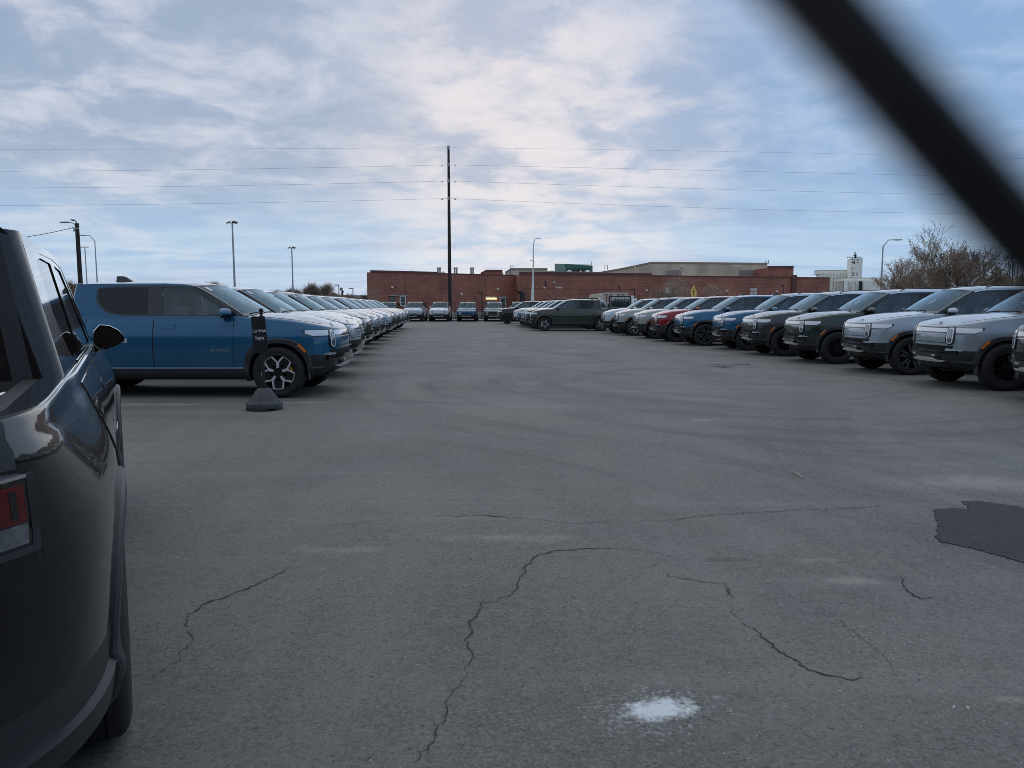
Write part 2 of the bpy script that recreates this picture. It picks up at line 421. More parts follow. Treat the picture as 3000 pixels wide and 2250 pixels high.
def make_wheels():
    """three wheel designs: rim barrel + tyre + face + brake; axis +y outward, centre at the origin"""
    out = {}
    for kind, rr, tr in (('road', .292, .425), ('terrain', .262, .43), ('sport', .288, .425)):
        tw = .137
        prof = [(rr + .004, -tw * .78), (rr + .03, -tw * .93), (rr + (tr - rr) * .55, -tw * 1.0), (tr - .035, -tw * .93), (tr - .012, -tw * .82)]
        grooves = [(-.7, 0), (-.44, 0), (-.43, .009), (-.37, .009), (-.36, 0), (-.05, 0), (-.04, .009), (.04, .009), (.05, 0), (.36, 0), (.37, .009), (.43, .009), (.44, 0), (.7, 0)]
        prof += [(tr - g - .003 * abs(q) ** 2, q * tw) for q, g in grooves]
        prof += [(tr - .012, tw * .82), (tr - .035, tw * .93), (rr + (tr - rr) * .55, tw), (rr + .034, tw * .95), (rr + .012, tw * .9), (rr + .004, tw * .78)]
        n = 96; ty = MB().lathe(prof, n, 'y', 0, True)
        ns = len(prof)
        for i, (r, h) in enumerate(prof):              # lateral sipes and shoulder blocks
            for k in range(n):
                j = i * n + k; x, y, z = ty.v[j]
                d = 0
                if abs(h) > tw * .6 and r > tr - .05 and (k % (4 if kind == 'terrain' else 3)) == 0: d = .011 if kind == 'terrain' else .007
                elif r > tr - .006 and (k + (2 if h > 0 else 0)) % 4 == 0: d = .005
                q = (r - d) / r; ty.v[j] = (x * q, y, z * q)
        tyre = ty.build('tyre', M['tyre'], None, 40)
        b = MB()
        b.lathe([(rr + .012, .128), (rr + .002, .131), (rr - .012, .124), (rr - .02, .09), (rr - .03, -.05), (.06, -.06), (.06, .0), (.10, .03), (.10, -.04), (rr - .05, -.03), (rr - .035, .06), (rr - .03, .10)], 48, 'y')
        b.lathe([(rr - .055, .008), (rr - .055, -.002), (.05, -.002), (.05, .008)], 40, 'y')      # brake disc
        fn = lambda a, c, o: Vector((a, o, c))
        face = MB()
        def rot(poly, an): return [(x * math.cos(an) - y * math.sin(an), x * math.sin(an) + y * math.cos(an)) for x, y in poly]
        ro = rr - .008
        dark = MB()
        if kind == 'road':
            for k in range(5):
                an = PI / 2 + k * 2 * PI / 5
                for sgn in (1, -1):
                    e = .36 * sgn; e2 = (PI / 5 - .0) * sgn
                    stem = [(.075, 0), (.175, 0), (.165, .026 * sgn), (.075, .017 * sgn)]
                    arm = [(.175, 0), (ro * math.cos(e - .05 * sgn), ro * math.sin(e - .05 * sgn)), (ro * math.cos(e + .06 * sgn), ro * math.sin(e + .06 * sgn)), (.165, .026 * sgn)]
                    arc = [(q * math.cos(w), q * math.sin(w)) for q, w in ((ro, e), (ro, (e + e2) / 2), (ro, e2), (ro - .017, e2), (ro - .017, (e + e2) / 2), (ro - .017, e))]
                    for pl in (stem, arm, arc): face.prism(rot(pl, an), fn, .088, .116)
                    pan = [(.10, .032 * sgn), (.17, .03 * sgn), ((ro - .03) * math.cos(e + .05 * sgn), (ro - .03) * math.sin(e + .05 * sgn)), ((ro - .02) * math.cos(e2), (ro - .02) * math.sin(e2)), (.15 * math.cos(e2), .15 * math.sin(e2)), ]
                    dark.prism(rot(pan, an), fn, .075, .098)
            dark.lathe([(.105, .08), (.105, .098), (.0, .104)], 30, 'y')
            fm = M['silver']
        elif kind == 'terrain':
            for k in range(5):
                an = PI / 2 + k * 2 * PI / 5
                for sgn in (1, -1):
                    arm = [(.085, .024 * sgn), (ro, .052 * sgn), (ro - .004, .075 * sgn), (.085, .046 * sgn)]
                    face.prism(rot(arm, an), fn, .080, .112)
                tip = [(ro - .022, -.058), (ro + .002, -.058), (ro + .002, .058), (ro - .022, .058)]
                face.prism(rot(tip, an), fn, .080, .111)
            dark.lathe([(.10, .07), (.10, .10), (.0, .108)], 30, 'y')
            fm = M['silver']
        else:
            for k in range(5):
                an = PI / 2 + k * 2 * PI / 5
                for sgn in (1, -1):
                    arm = [(.07, .010 * sgn), (ro, .045 * sgn), (ro - .006, .085 * sgn), (.10, .045 * sgn)]
                    face.prism(rot(arm, an), fn, .078, .110)
                br = [(.17, -.04), (.20, -.045), (.20, .045), (.17, .04)]
                face.prism(rot(br, an), fn, .080, .106)
            dark.lathe([(.085, .07), (.085, .10), (.0, .108)], 30, 'y')
            fm = M['greyrim']
        for k in range(5):
            a = PI / 2 + (k + .5) * 2 * PI / 5
            dark.lathe([(.012, .10), (.012, .112), (.0, .114)], 8, 'y', 0, False, (.062 * math.cos(a), 0, .062 * math.sin(a)))
        rim = b.build('wheel', M['darkrim'], None, 35)
        fc = face.build('spokes', fm, None, 30)
        hb = dark.build('hub_cover', M['darkrim'], None, 30)
        cp = MB().prism([((rr - .06) * math.cos(w) if 1 else 0, (rr - .06) * math.sin(w)) for w in lin(2.7, 3.6, 8)] + [((rr - .13) * math.cos(w), (rr - .13) * math.sin(w)) for w in lin(3.6, 2.7, 8)], fn, -.01, .062).build('brake_caliper', M['caliper'], None, 30)
        out[kind] = dict(wheel=rim.data, tyre=tyre.data, spokes=fc.data, hub_cover=hb.data, brake_caliper=cp.data)
        for o in (rim, tyre, fc, hb, cp): bpy.data.objects.remove(o)
    return out

WHEELS = make_wheels()
DARKSPOKE = None
DARKCAL = None

def make_car(kind, root):
    S = Shape(kind); car_body(S, root); P = lambda mb, n, mat, par=root, sm=35: mb.build(n, mat, par, sm)
    # --- fender flares with side marker
    for xa, fr in ((0, True), (-S.wb, False)):
        for sg in (1, -1):
            f = S.side(sg); mb = MB(); vs = []; an = lin(R(-17 if fr else -24), R(197 if fr else 204), 44)
            if not fr: an = lin(R(-22), R(196), 44)
            for a in an:
                for r, o in ((.468, -.10), (.474, .016), (.486, .027), (.545, .022), (.557, .010), (.560, -.03)):
                    q = arch_r(a, r) if r > .5 else arch_r(a, r, 2.15); x, z = xa + q * math.cos(a), .42 + q * math.sin(a)
                    z = max(z, .27); vs.append(f(x, z, o))
            k = 6; fs = [(i * k + j, (i + 1) * k + j, (i + 1) * k + (j + 1) % k, i * k + (j + 1) % k) for i in range(len(an) - 1) for j in range(k)]
            fs += [tuple(range(k)), tuple(range((len(an) - 1) * k, len(an) * k))]
            fl = P(mb.add(vs, fs), 'fender_flare', M['trim'])
            if fr:
                mk = MB(); aa = lin(R(36), R(53), 7); v2 = []
                for a in aa:
                    for r, o in ((.513, .019), (.513, .030), (.548, .026), (.548, .015)):
                        q = arch_r(a, r); v2.append(f(xa + q * math.cos(a), .42 + q * math.sin(a), o))
                mk.add(v2, [(i * 4 + j, (i + 1) * 4 + j, (i + 1) * 4 + (j + 1) % 4, i * 4 + (j + 1) % 4) for i in range(6) for j in range(4)] + [(0, 1, 2, 3), (24, 25, 26, 27)])
                P(mk, 'side_marker', M['amber'], fl)
                fp = MB(); x0 = -.50                                        # mud flap behind the wheel
                fp.box(.50, .512, sg * .92 - .07, sg * .92 + .04, .30, .44, bev=.004); P(fp, 'mud_flap', M['trim'], fl)
    # --- doors
    for sg in (1, -1):
        f = S.side(sg); ax = -S.wb
        def lo(x):
            d = abs(x - ax); return max(.515, .42 + math.sqrt(max(0, .60 ** 2 - d * d))) if d < .60 else .515
        e1 = -3.13 if kind == 'T' else -2.90
        for (x0, x1) in ((-.72, -2.025), (-2.035, e1)):
            us = lin(x0, x1, 22); mb = MB()
            mb.patch(us, lo, lambda x: 1.288, f, -.012, .0045, 12, 0)
            for q in (x0, x1):
                mb.patch([q - .0032, q + .0032], lambda x: lo(x), lambda x: 1.29, f, -.01, .0052, 10, 1)
            mb.patch(us, lambda x: lo(x) - .010, lambda x: lo(x) - .001, f, -.01, .005, 1, 1)
            d = P(mb, 'door', [M['paint'], M['line']])
            hx = x1 + .24; hm = MB(); cap = lambda h, w, t: ([hx - w + (h - h * math.cos(q)) for q in lin(0, PI / 2, 5)] + [hx, ] + [hx + w - h + h * math.sin(q) for q in lin(0, PI / 2, 5)])
            for h, w, o1, mi in ((.033, .132, .006, 1), (.027, .126, .0085, 0)):
                us = cap(h, w, 0); hh = lambda x: h * math.sqrt(max(0, 1 - max(0, (abs(x - hx) - (w - h)) / h) ** 2)) + 1e-4
                hm.patch(us, lambda x: 1.162 - hh(x), lambda x: 1.162 + hh(x), f, 0, o1, 2, mi)
            P(hm, 'door_handle', [M['paint'], M['line']], d)
            if x0 == -.72:
                t = text_mesh('RIVIAN', 'lettering', M['chrome'], .060, .0015, spacing=1.28, xs=1.28, parent=d)
                t.matrix_local = Matrix(((-sg, 0, 0, -.935), (0, 0, sg, sg * (S.sy(-.935, .78) + .006)), (0, 1, 0, .762), (0, 0, 0, 1)))
    # --- front face
    C = .968; H = .162; YC = .60
    for sg in (1, -1):
        def capsule(w, h, o0, o1, mi, mb):
            us = [sg * (YC + w * math.sin(q)) for q in lin(-PI / 2, PI / 2, 15)]
            hh = lambda y: (h - w) + w * math.sqrt(max(0, 1 - ((abs(y) - YC) / w) ** 2)) + 1e-4
            mb.patch(us, lambda y: C - hh(y), lambda y: C + hh(y), S.front, o0, o1, 8, mi)
        hl = MB(); capsule(.080, H + .006, -.03, .018, 0, hl); hl = P(hl, 'headlight', M['gloss'])
        ring = MB(); capsule(.060, H - .014, 0, .024, 0, ring); P(ring, 'headlight_ring', M['lamp'], hl)
        core = MB(); capsule(.040, H - .036, 0, .027, 0, core); P(core, 'headlight_lens', M['lampin'], hl)
        # outer light strip wrapping round the corner
        F = S.corner(sg); xe = S.front(sg * .668, 1.065, 0).x
        us = [xe + (.40 - xe) * (1 - (1 - t) ** 1.3) for t in lin(0, 1, 16)]; us = sorted(us, reverse=True)
        tp = lambda x, e: max(0, min(1, (x - .40) / .16)) ** .6
        ol = MB(); ol.patch(us, lambda x: 1.108 - (.106) * tp(x, 0), lambda x: 1.118 - .0, F, -.02, .008, 3, 0)
        us2 = [u for u in us if u > .44]
        ol.patch(us2, lambda x: 1.100 - .083 * tp(x, 0), lambda x: 1.108, F, .0, .011, 3, 1)
        P(ol, 'corner_lamp', [M['gloss'], M['lamp']])
        fg = MB(); us = lin(.52, .80, 12)
        fg.patch([sg * u for u in us], lambda y: .693, lambda y: .735 - .03 * max(0, (abs(y) - .7) / .1), S.front, -.02, .012, 2)
        P(fg, 'fog_lamp', M['chrome'])
        pk = MB(); us = lin(.46, .90, 14)
        pk.patch([sg * u for u in us], lambda y: .53 + .05 * max(0, (abs(y) - .6) / .3), lambda y: .655 - .02 * max(0, (abs(y) - .7) / .2), S.front, -.02, .010, 3)
        P(pk, 'bumper_pocket', M['gloss'])
        hk = MB(); us = lin(.27, .37, 6)
        hk.patch([sg * u for u in us], lambda y: .585, lambda y: .615, S.front, -.02, .075, 2); P(hk, 'tow_hook', M['chrome'], root)
    lb = MB(); us = lin(-.532, .532, 25)
    lb.patch(us, lambda y: 1.008, lambda y: 1.120, S.front, -.02, .008, 3, 0); lb.patch(us, lambda y: 1.030, lambda y: 1.100, S.front, 0, .011, 3, 1)
    lb.patch(us, lambda y: .985, lambda y: .997, S.front, -.02, .012, 1, 2)
    P(lb, 'light_bar', [M['gloss'], M['lamp'], M['skid']])
    pn = MB(); us = lin(-.50, .50, 25); pn.patch(us, lambda y: .845, lambda y: .972, S.front, -.02, .006, 4)
    pn.patch(us, lambda y: .836, lambda y: .843, S.front, -.02, .009, 1, 1)
    P(pn, 'front_panel', [M['paint'], M['line']])
    gr = MB(); us = lin(-.66, .66, 31); gr.patch(us, lambda y: .70, lambda y: .782, S.front, -.02, .004, 4)
    for q in (.715, .735, .755, .775): gr.patch(us, lambda y: q - .003, lambda y: q + .003, S.front, -.0, .012, 1)
    P(gr, 'grille', M['line'])
    bb = MB(); us = lin(-.74, .74, 31); bb.patch(us, lambda y: .555 + .05 * min(1, max(0, (abs(y) - .3) / .2)), lambda y: .700, S.front, -.05, .055, 5)
    P(bb, 'bumper_bar', M['gloss'])
    sk = MB(); us = lin(-.50, .50, 25); sk.patch(us, lambda y: .470 + .02 * max(0, (abs(y) - .3) / .2), lambda y: .556 - .045 * min(1, max(0, (abs(y) - .26) / .08)), S.front, -.03, .045, 3)
    P(sk, 'skid_plate', M['skid'])
    sb = MB(); sb.patch(lin(-.44, .44, 15), lambda y: .30, lambda y: .468, S.front, -.02, .02, 4); P(sb, 'underguard', M['trim'])
    # hood shut lines and badge
    for sg in (1, -1):
        pts = []; hd = MB()
        for x in lin(-.45, .66, 40):
            z = S.ztop(x); y = S.sy(x, z) - .085; pts.append((x, sg * y, z + .046 + .003))
        hd.tube(pts, .003, 4); P(hd, 'hood_seam', M['line'])
    bd = MB(); bd.lathe([(.0, .012), (.045, .012), (.05, .0)], 24, 'z', 0, False, (.68, 0, S.ztop(.68) + .068)); P(bd, 'emblem', M['chrome'])
    # --- cab
    T = kind == 'T'
    xr0, xr1 = (-3.42, -3.33) if T else (S.tail + .14, S.tail + .36)
    ZB = 1.333
    top = [(-1.40, 1.830), (-1.55, 1.858), (-1.9, 1.874), (-2.6, 1.872), (-3.06, 1.868), (-3.22, 1.862), (-3.31, 1.842), (xr1, 1.79)] if T else [(-1.40, 1.835), (-1.55, 1.868), (-1.9, 1.893), (-2.6, 1.900), (-3.3, 1.885), (xr1, 1.86)]
    zr = lambda x: interp([(-b[0], b[1]) for b in top if b[1] > 1.78] + ([(3.34, 1.80)] if T else []), -x)
    hz = .02 if not T else 0
    if T:
        fr_rear = [(-2.72, 1.805 + .018), (-2.97, 1.80), (-3.015, 1.76), (-3.015, 1.60), (-2.97, 1.50), (-2.86, 1.41), (-2.72, 1.362), (-2.55, ZB + .008)]
        wins = [[(-.80, 1.358), (-1.50, 1.797), (-1.94, 1.808), (-1.905, 1.358)], [(-2.15, 1.365), (-2.165, 1.806), (-2.70, 1.804), (-2.93, 1.785), (-2.972, 1.75), (-2.972, 1.61), (-2.925, 1.515), (-2.83, 1.43), (-2.70, 1.382), (-2.55, 1.365)]]
    else:
        fr_rear = [(-3.0, 1.84), (xr1 - .02, 1.82), (xr1 - .08, 1.75), (xr0 + .10, 1.42), (xr0 + .14, ZB + .008)]
        wins = [[(-.80, 1.358), (-1.52, 1.812), (-1.94, 1.825), (-1.905, 1.358)], [(-2.15, 1.362), (-2.165, 1.828), (-2.86, 1.83), (-2.84, 1.362)], [(-2.96, 1.362), (-2.97, 1.828), (xr1 + .02, 1.80), (xr0 + .22, 1.362)]]
    ftop = [(-1.43, 1.812 + hz / 2), (-1.57, 1.828 + hz), (-2.0, 1.838 + hz)]
    for sg in (1, -1):
        fn = lambda a, b, o: Vector((a, sg * (gy(b) + o), b))
        paint = top + [(xr0, ZB)] + fr_rear[::-1] + ftop[::-1]
        rs_ = P(MB().prism(paint, fn, -.05, .0), 'roof_side', M['paint'] if T else M['gloss'])
        fr = MB().prism([(-.56, ZB)] + [(-1.40, 1.830)] + ftop + fr_rear, fn, -.035, -.002, 0, wins)
        fr.patch([-.50, -.56, -.80, -1.6, -2.55] if T else [-.50, -.56, -.8, -2.0, xr0 + .1], lambda x: ZB - .02, lambda x: ZB + .012, fn, -.03, .004, 1)
        frame = P(fr, 'window_frame', M['gloss'])
        for i, w in enumerate(wins):
            P(MB().prism(w, fn, -.012, -.008), 'side_window', M['glass'] if i == 0 else M['tint'], root, 0)
        if not T:
            rl = MB(); rl.patch([x for x, _ in top], lambda x: zr(x) - .034, lambda x: zr(x) - .006, fn, -.01, .012, 1)
            P(rl, 'roof_trim', M['chrome'])
            ra = MB(); ra.tube([(-1.72, sg * .64, 1.915), (-1.85, sg * .64, 1.950), (-2.3, sg * .64, 1.963), (-3.2, sg * .64, 1.958), (-3.7, sg * .64, 1.93), (-3.8, sg * .64, 1.895)], .014, 8); P(ra, 'roof_rail', M['gloss'])
    hR = .050 if T else .058
    xf = lambda s: -1.30 - .10 * s * s
    def roofp(s, t, o=0.):
        x0, x1 = xf(s), xr1 - .012 * (1 - s * s); x = x0 + (x1 - x0) * t
        return Vector((x, s * (gy(zr(x)) + .0), zr(x) + hR * (1 - abs(s) ** 2.6) * min(1, .82 + t * 3) * (1 if t < .85 else 1 - (t - .85) * (.8 if T else 1.2)) + o))
    rm = MB(); rm.patch(lin(0, 1, 26), lambda t: -1, lambda t: 1, lambda t, s, o: roofp(s, t, o), -.03, 0, 18)
    roof = P(rm, 'roof', M['paint'] if T else M['gloss'], root, 50)
    def wsp(s, t, o=0.):
        b = Vector((-.44 - .12 * s * s, .842 * s, ZB + .026 * (1 - s * s))); tt = roofp(s, 0.); q = b.lerp(tt, t)
        bul = 4 * t * (1 - t) * .018 + o; return q + Vector((.52, 0, .85)) * bul
    wfn = lambda s, t, o: wsp(s, t, o)
    ws = MB(); ws.patch(lin(-1, 1, 17), lambda s: 0., lambda s: 1., wfn, -.008, 0, 12)
    ws = P(ws, 'windscreen', M['wsglass'], root, 60)
    fm = MB()
    for a, b in ((-1, -.945), (.945, 1)): fm.patch([a, b], lambda s: 0., lambda s: 1., wfn, -.01, .003, 12)
    fm.patch(lin(-.95, .95, 15), lambda s: -.01, lambda s: .085, wfn, -.02, .002, 2); fm.patch(lin(-.95, .95, 15), lambda s: .965, lambda s: 1., wfn, -.01, .003, 1)
    P(fm, 'windscreen_border', M['gloss'], ws)
    wp = MB()
    for y0, y1 in ((-.15, .5), (-.68, -.1)): wp.tube([wsp(y0 / .9, .05, .012), wsp(y1 / .9, .07, .016)], .007, 5)
    P(wp, 'wiper', M['line'], ws)
    sk = MB(); sk.patch([-.83, -.71], lambda s: .80, lambda s: .93, wfn, .001, .0025, 1); P(sk, 'sticker', M['film'], ws, 0)
    tg = MB(); tg.patch([-.03, .03], lambda s: .45, lambda s: .62, wfn, -.06, -.055, 1); P(tg, 'hanging_tag', M['sticker'], ws, 0)
    im = MB(); im.box(-1.36, -1.33, -.12, .12, 1.74, 1.80, bev=.01); P(im, 'inside_mirror', M['interior'], ws)
    # rear glass
    def rgp(s, t, o=0.):
        if T: b = Vector((xr0 - .065, .755 * s, 1.30))
        else: b = Vector((S.tail + .10 + .1 * s * s, .88 * s, 1.30))
        tt = roofp(s, 1.)
        if T: tt = Vector((xr1 - .055, s * .665, 1.872))
        return b.lerp(tt, t) + Vector((-.95, 0, .3)) * o
    rg = MB(); rg.patch(lin(-.97, .97, 11), lambda s: .0, lambda s: 1., lambda s, t, o: rgp(s, t, o), -.006, 0, 5); rg = P(rg, 'rear_window', M['tint'], root, 60)
    rb = MB(); F2 = lambda s, t, o: rgp(s, t, o)
    for a, b in ((-1, -.92), (.92, 1)): rb.patch([a, (a + b) / 2, b], lambda s: 0., lambda s: 1., F2, -.02, .012, 5)
    for a, b in ((-.92, -.80), (.80, .92)): rb.patch([a, b], lambda s: .1, lambda s: .92, F2, -.02, .002, 5, 1)
    rb.patch(lin(-.92, .92, 9), lambda s: 0., lambda s: .10, F2, -.02, .004, 1, 1); rb.patch(lin(-.92, .92, 9), lambda s: .90, lambda s: 1., F2, -.02, .004, 1, 1)
    P(rb, 'rear_window_border', [M['trim'], M['gloss']], rg)
    if T:                                    # rounded rear corner of the cab and rear edge of the roof
        for sg in (1, -1):
            cp = MB(); zs = [1.30] + lin(1.36, 1.76, 6) + [1.81, 1.865]; vs = []
            for z in zs:
                xs_ = xr0 + (xr1 - xr0) * max(0, min(1, (z - ZB) / (1.76 - ZB))) + (.0 if z < 1.77 else .02); y0 = gy(z)
                q = rgp(1, max(0, (z - 1.30) / .572))
                for a_ in lin(0, PI / 2, 7): vs.append(Vector((xs_ + (q.x - xs_) * math.sin(a_), sg * (q.y + (y0 - q.y) * math.cos(a_)), z)))
            cp.add(vs, [(i * 7 + j, i * 7 + j + 1, (i + 1) * 7 + j + 1, (i + 1) * 7 + j) for i in range(len(zs) - 1) for j in range(6)])
            P(cp, 'roof_pillar', M['paint'], root, 70)
        re_ = MB(); us = lin(-1, 1, 15)
        re_.patch(us, lambda u: 0., lambda u: 1., lambda u, t, o: roofp(u, 1., o).lerp(rgp(u, 1.) + Vector((-.0, 0, o)), math.sin(t * PI / 2) if 1 else t) + Vector((-.018 * math.sin(t * PI), 0, .012 * math.sin(t * PI))), -.01, 0, 5)
        P(re_, 'roof_spoiler', M['paint'], roof, 70)
    if T:
        an = MB().prism([(-2.76, 1.915), (-2.90, 2.005), (-2.95, 2.02), (-3.06, 2.02), (-3.075, 1.90)], lambda a, b, o: Vector((a, o * (1 - (b - 1.9) * 4), b)), -.035, .035)
        P(an, 'antenna', M['gloss'], roof)
    # --- mirrors
    for sg in (1, -1):
        out = [(.0, .03), (.01, .12), (.05, .165), (.11, .16), (.17, .125), (.205, .075), (.20, .045), (.15, .012), (.08, -.015), (.03, -.01)]
        cx, cz = .10, .07
        def ringp(sc, dx): return [Vector((-.90 + dx, sg * (.852 + cx + (a - cx) * sc), 1.312 + cz + (b - cz) * sc)) for a, b in out]
        n = len(out); vs = []
        for sc_, dx in ((.84, .012), (.92, 0), (.95, .03), (.93, .07), (.84, .11), (.62, .145), (.28, .16)): vs += ringp(sc_, dx)
        fs = [(i * n + k, i * n + (k + 1) % n, (i + 1) * n + (k + 1) % n, (i + 1) * n + k) for i in range(6) for k in range(n)] + [tuple(range(n)), tuple(range(6 * n, 7 * n))]
        mm = MB(); mm.v = [tuple(p) for p in vs]
        for f_ in fs:
            c = sum((vs[i] for i in f_), Vector()) / len(f_); mm.f.append(f_); mm.m.append(0 if (c.z > 1.365 and c.x > -.885) else 1)
        mm.tube([(-.80, sg * .80, 1.30), (-.83, sg * .86, 1.31), (-.85, sg * .93, 1.34)], [.035, .03, .028], 8, 1)
        mi = P(mm, 'door_mirror', [M['paint'], M['gloss']], root, 60)
        g = MB(); g.add([p + Vector((-.004 + .012, 0, 0)) for p in ringp(.80, 0)], [tuple(range(n))]); P(g, 'mirror_glass', M['mirror'], mi, 0, )
        tsg = MB(); tsg.patch(lin(.135, .207, 6), lambda a: 1.345, lambda a: 1.375, lambda a, b, o: Vector((-.868 + .25 * (.2 - a), sg * (.852 + a + o), b)), -.02, .004, 1)
        P(tsg, 'turn_signal', M['lamp'], mi)
    # --- rear end
    if T:
        tgm = MB(); us = lin(-.565, .565, 21); tgm.patch(us, lambda y: .72, lambda y: 1.262, S.rear, -.02, .006, 8, 0)
        for q in (-.565, .565): tgm.patch([q - .004, q + .004], lambda y: .72, lambda y: 1.266, S.rear, -.01, .007, 6, 1)
        tgm = P(tgm, 'tailgate', [M['paint'], M['line']])
        lb2 = MB(); lb2.patch(us, lambda y: 1.12, lambda y: 1.165, S.rear, 0, .010, 1); P(lb2, 'rear_light_bar', M['red'], tgm)
        bc = MB(); xs_ = lin(-3.52, S.tail + .24, 44)
        hw = lambda x: min(.725, S.sy(x, 1.29) * .87)
        bc.patch(xs_, lambda x: -hw(x), lambda x: hw(x), lambda x, y, o: Vector((x, y, 1.283 + o + .004 * (round(x * 400) % 2))), -.012, .0, 10)
        for k in range(30):
            x = -3.56 - k * .036
            if x > S.tail + .26: bc.box(x - .003, x + .003, -hw(x) + .01, hw(x) - .01, 1.284, 1.291, 0)
        bc = P(bc, 'bed_cover', M['trim'])
        for sg in (1, -1):
            rl = MB(); rl.patch(lin(-3.50, S.tail + .25, 26), lambda x: hw(x) - .004, lambda x: hw(x) + .042, lambda x, y, o: Vector((x, sg * y, 1.30 + o)), -.04, .041, 1); P(rl, 'bed_rail', M['trim'])
            rc = MB(); rc.patch(lin(-3.46, S.tail + .16, 26), lambda x: hw(x) + .044, lambda x: S.sy(x, 1.287) - .020, lambda x, y, o: Vector((x, sg * y, 1.337 + o)), -.01, .003, 2); P(rc, 'bed_rail_cap', M['cap'], root, 50)
            cl = MB(); cl.tube([(-3.72, sg * .69, 1.285), (-3.72, sg * .69, 1.315), (-3.82, sg * .66, 1.315), (-3.82, sg * .66, 1.285)], .009, 6); P(cl, 'cargo_cleat', M['chrome'])
    for sg in (1, -1):
        F = S.rear; y0, y1 = .58, .808; us = [sg * q for q in lin(y0, y1, 16)]; ui = [sg * q for q in lin(y0 + .008, y1 - .008, 15)]
        tl = MB(); tl.patch(us, lambda y: 1.015, lambda y: 1.195, F, -.03, .008, 4, 0); tl.patch(ui, lambda y: 1.080, lambda y: 1.180, F, 0, .012, 3, 1)
        for q in (.63, .68, .735, .78): tl.patch([sg * (q - .006), sg * (q + .006)], lambda y: 1.090, lambda y: 1.170, F, 0, .0135, 2, 0)
        tl.patch(ui, lambda y: 1.025, lambda y: 1.075, F, 0, .012, 2, 2); tl.patch(us, lambda y: 1.000, lambda y: 1.016, F, -.01, .013, 1, 4); tl.patch(us, lambda y: 1.195, lambda y: 1.202, F, -.01, .010, 1, 3)
        tl.patch([sg * q for q in lin(y1, y1 + .014, 3)], lambda y: 1.000, lambda y: 1.202, F, -.01, .010, 4, 4)
        P(tl, 'tail_light', [M['gloss'], M['red'], M['lampin'], M['chrome'], M['trim']])
    # --- cabin
    dm = MB(); dm.box(-1.10, -.68, -.74, .74, .95, 1.27, bev=.05); P(dm, 'dashboard', M['interior'])
    sw = MB(); sw.lathe([(.185 + .018 * math.cos(q), .018 * math.sin(q)) for q in lin(0, 2 * PI * 7 / 8, 8)], 24, 'z', 0, True)
    sw.box(-.02, .02, -.18, .18, -.01, .01); Mx = Matrix.Translation((-1.17, .40, 1.27)) @ Matrix.Rotation(R(-65), 4, 'Y')
    sw.v = [tuple(Mx @ Vector(p)) for p in sw.v]; P(sw, 'steering_wheel', M['interior'])
    for sg in (1, -1):
        s_ = MB(); tilt = Matrix.Translation((-1.72, sg * .40, .95)) @ Matrix.Rotation(R(-14), 4, 'Y')
        s_.box(-.07, .07, -.25, .25, 0, .58, 0, tilt, .05); s_.box(-.05, .05, -.14, .14, .62, .80, 0, tilt, .04); s_.box(.0, .5, -.25, .25, -.02, .10, 0, tilt, .04)
        P(s_, 'front_seat', M['seat'])
    rs = MB(); t2 = Matrix.Translation((-2.78, 0, .95)) @ Matrix.Rotation(R(-14), 4, 'Y')
    rs.box(-.07, .07, -.66, .66, 0, .52, 0, t2, .05)
    for y in (-.45, 0, .45): rs.box(-.05, .05, y - .12, y + .12, .54, .70, 0, t2, .04)
    P(rs, 'rear_seat', M['seat'])
    # --- wheels
    for xa in (0, -S.wb):
        for sg in (1, -1):
            w = bpy.data.objects.new('wheel', WHEELS['road']['wheel']); COL.objects.link(w); w.parent = root
            w.location = (xa, sg * .862, .42); w.rotation_euler = (0, R(random.uniform(0, 70)) if 0 else 0, 0 if sg > 0 else PI)
            for n in ('tyre', 'spokes', 'hub_cover', 'brake_caliper'):
                c = bpy.data.objects.new(n, WHEELS['road'][n]); COL.objects.link(c); c.parent = w
    return S

def tree_objs(o):
    r = [o]
    for c in o.children: r += tree_objs(c)
    return r
KIDS = {}
def dup(o, parent=None):
    c = o.copy(); COL.objects.link(c); c.parent = parent
    for ch in KIDS.get(o.name, []): dup(ch, c)
    return c
def index_kids(o):
    KIDS[o.name] = list(o.children)
    for c in o.children: index_kids(c)

PROTO = {}
USED = set()
def drkspokes(name):
    global DARKSPOKE
    if DARKSPOKE is None:
        DARKSPOKE = WHEELS['terrain']['spokes'].copy(); DARKSPOKE.materials.clear(); DARKSPOKE.materials.append(M['darkrim'])
    return DARKSPOKE

def darkcal():
    global DARKCAL
    if DARKCAL is None:
        DARKCAL = WHEELS['terrain']['brake_caliper'].copy(); DARKCAL.materials.clear(); DARKCAL.materials.append(M['darkrim'])
    return DARKCAL

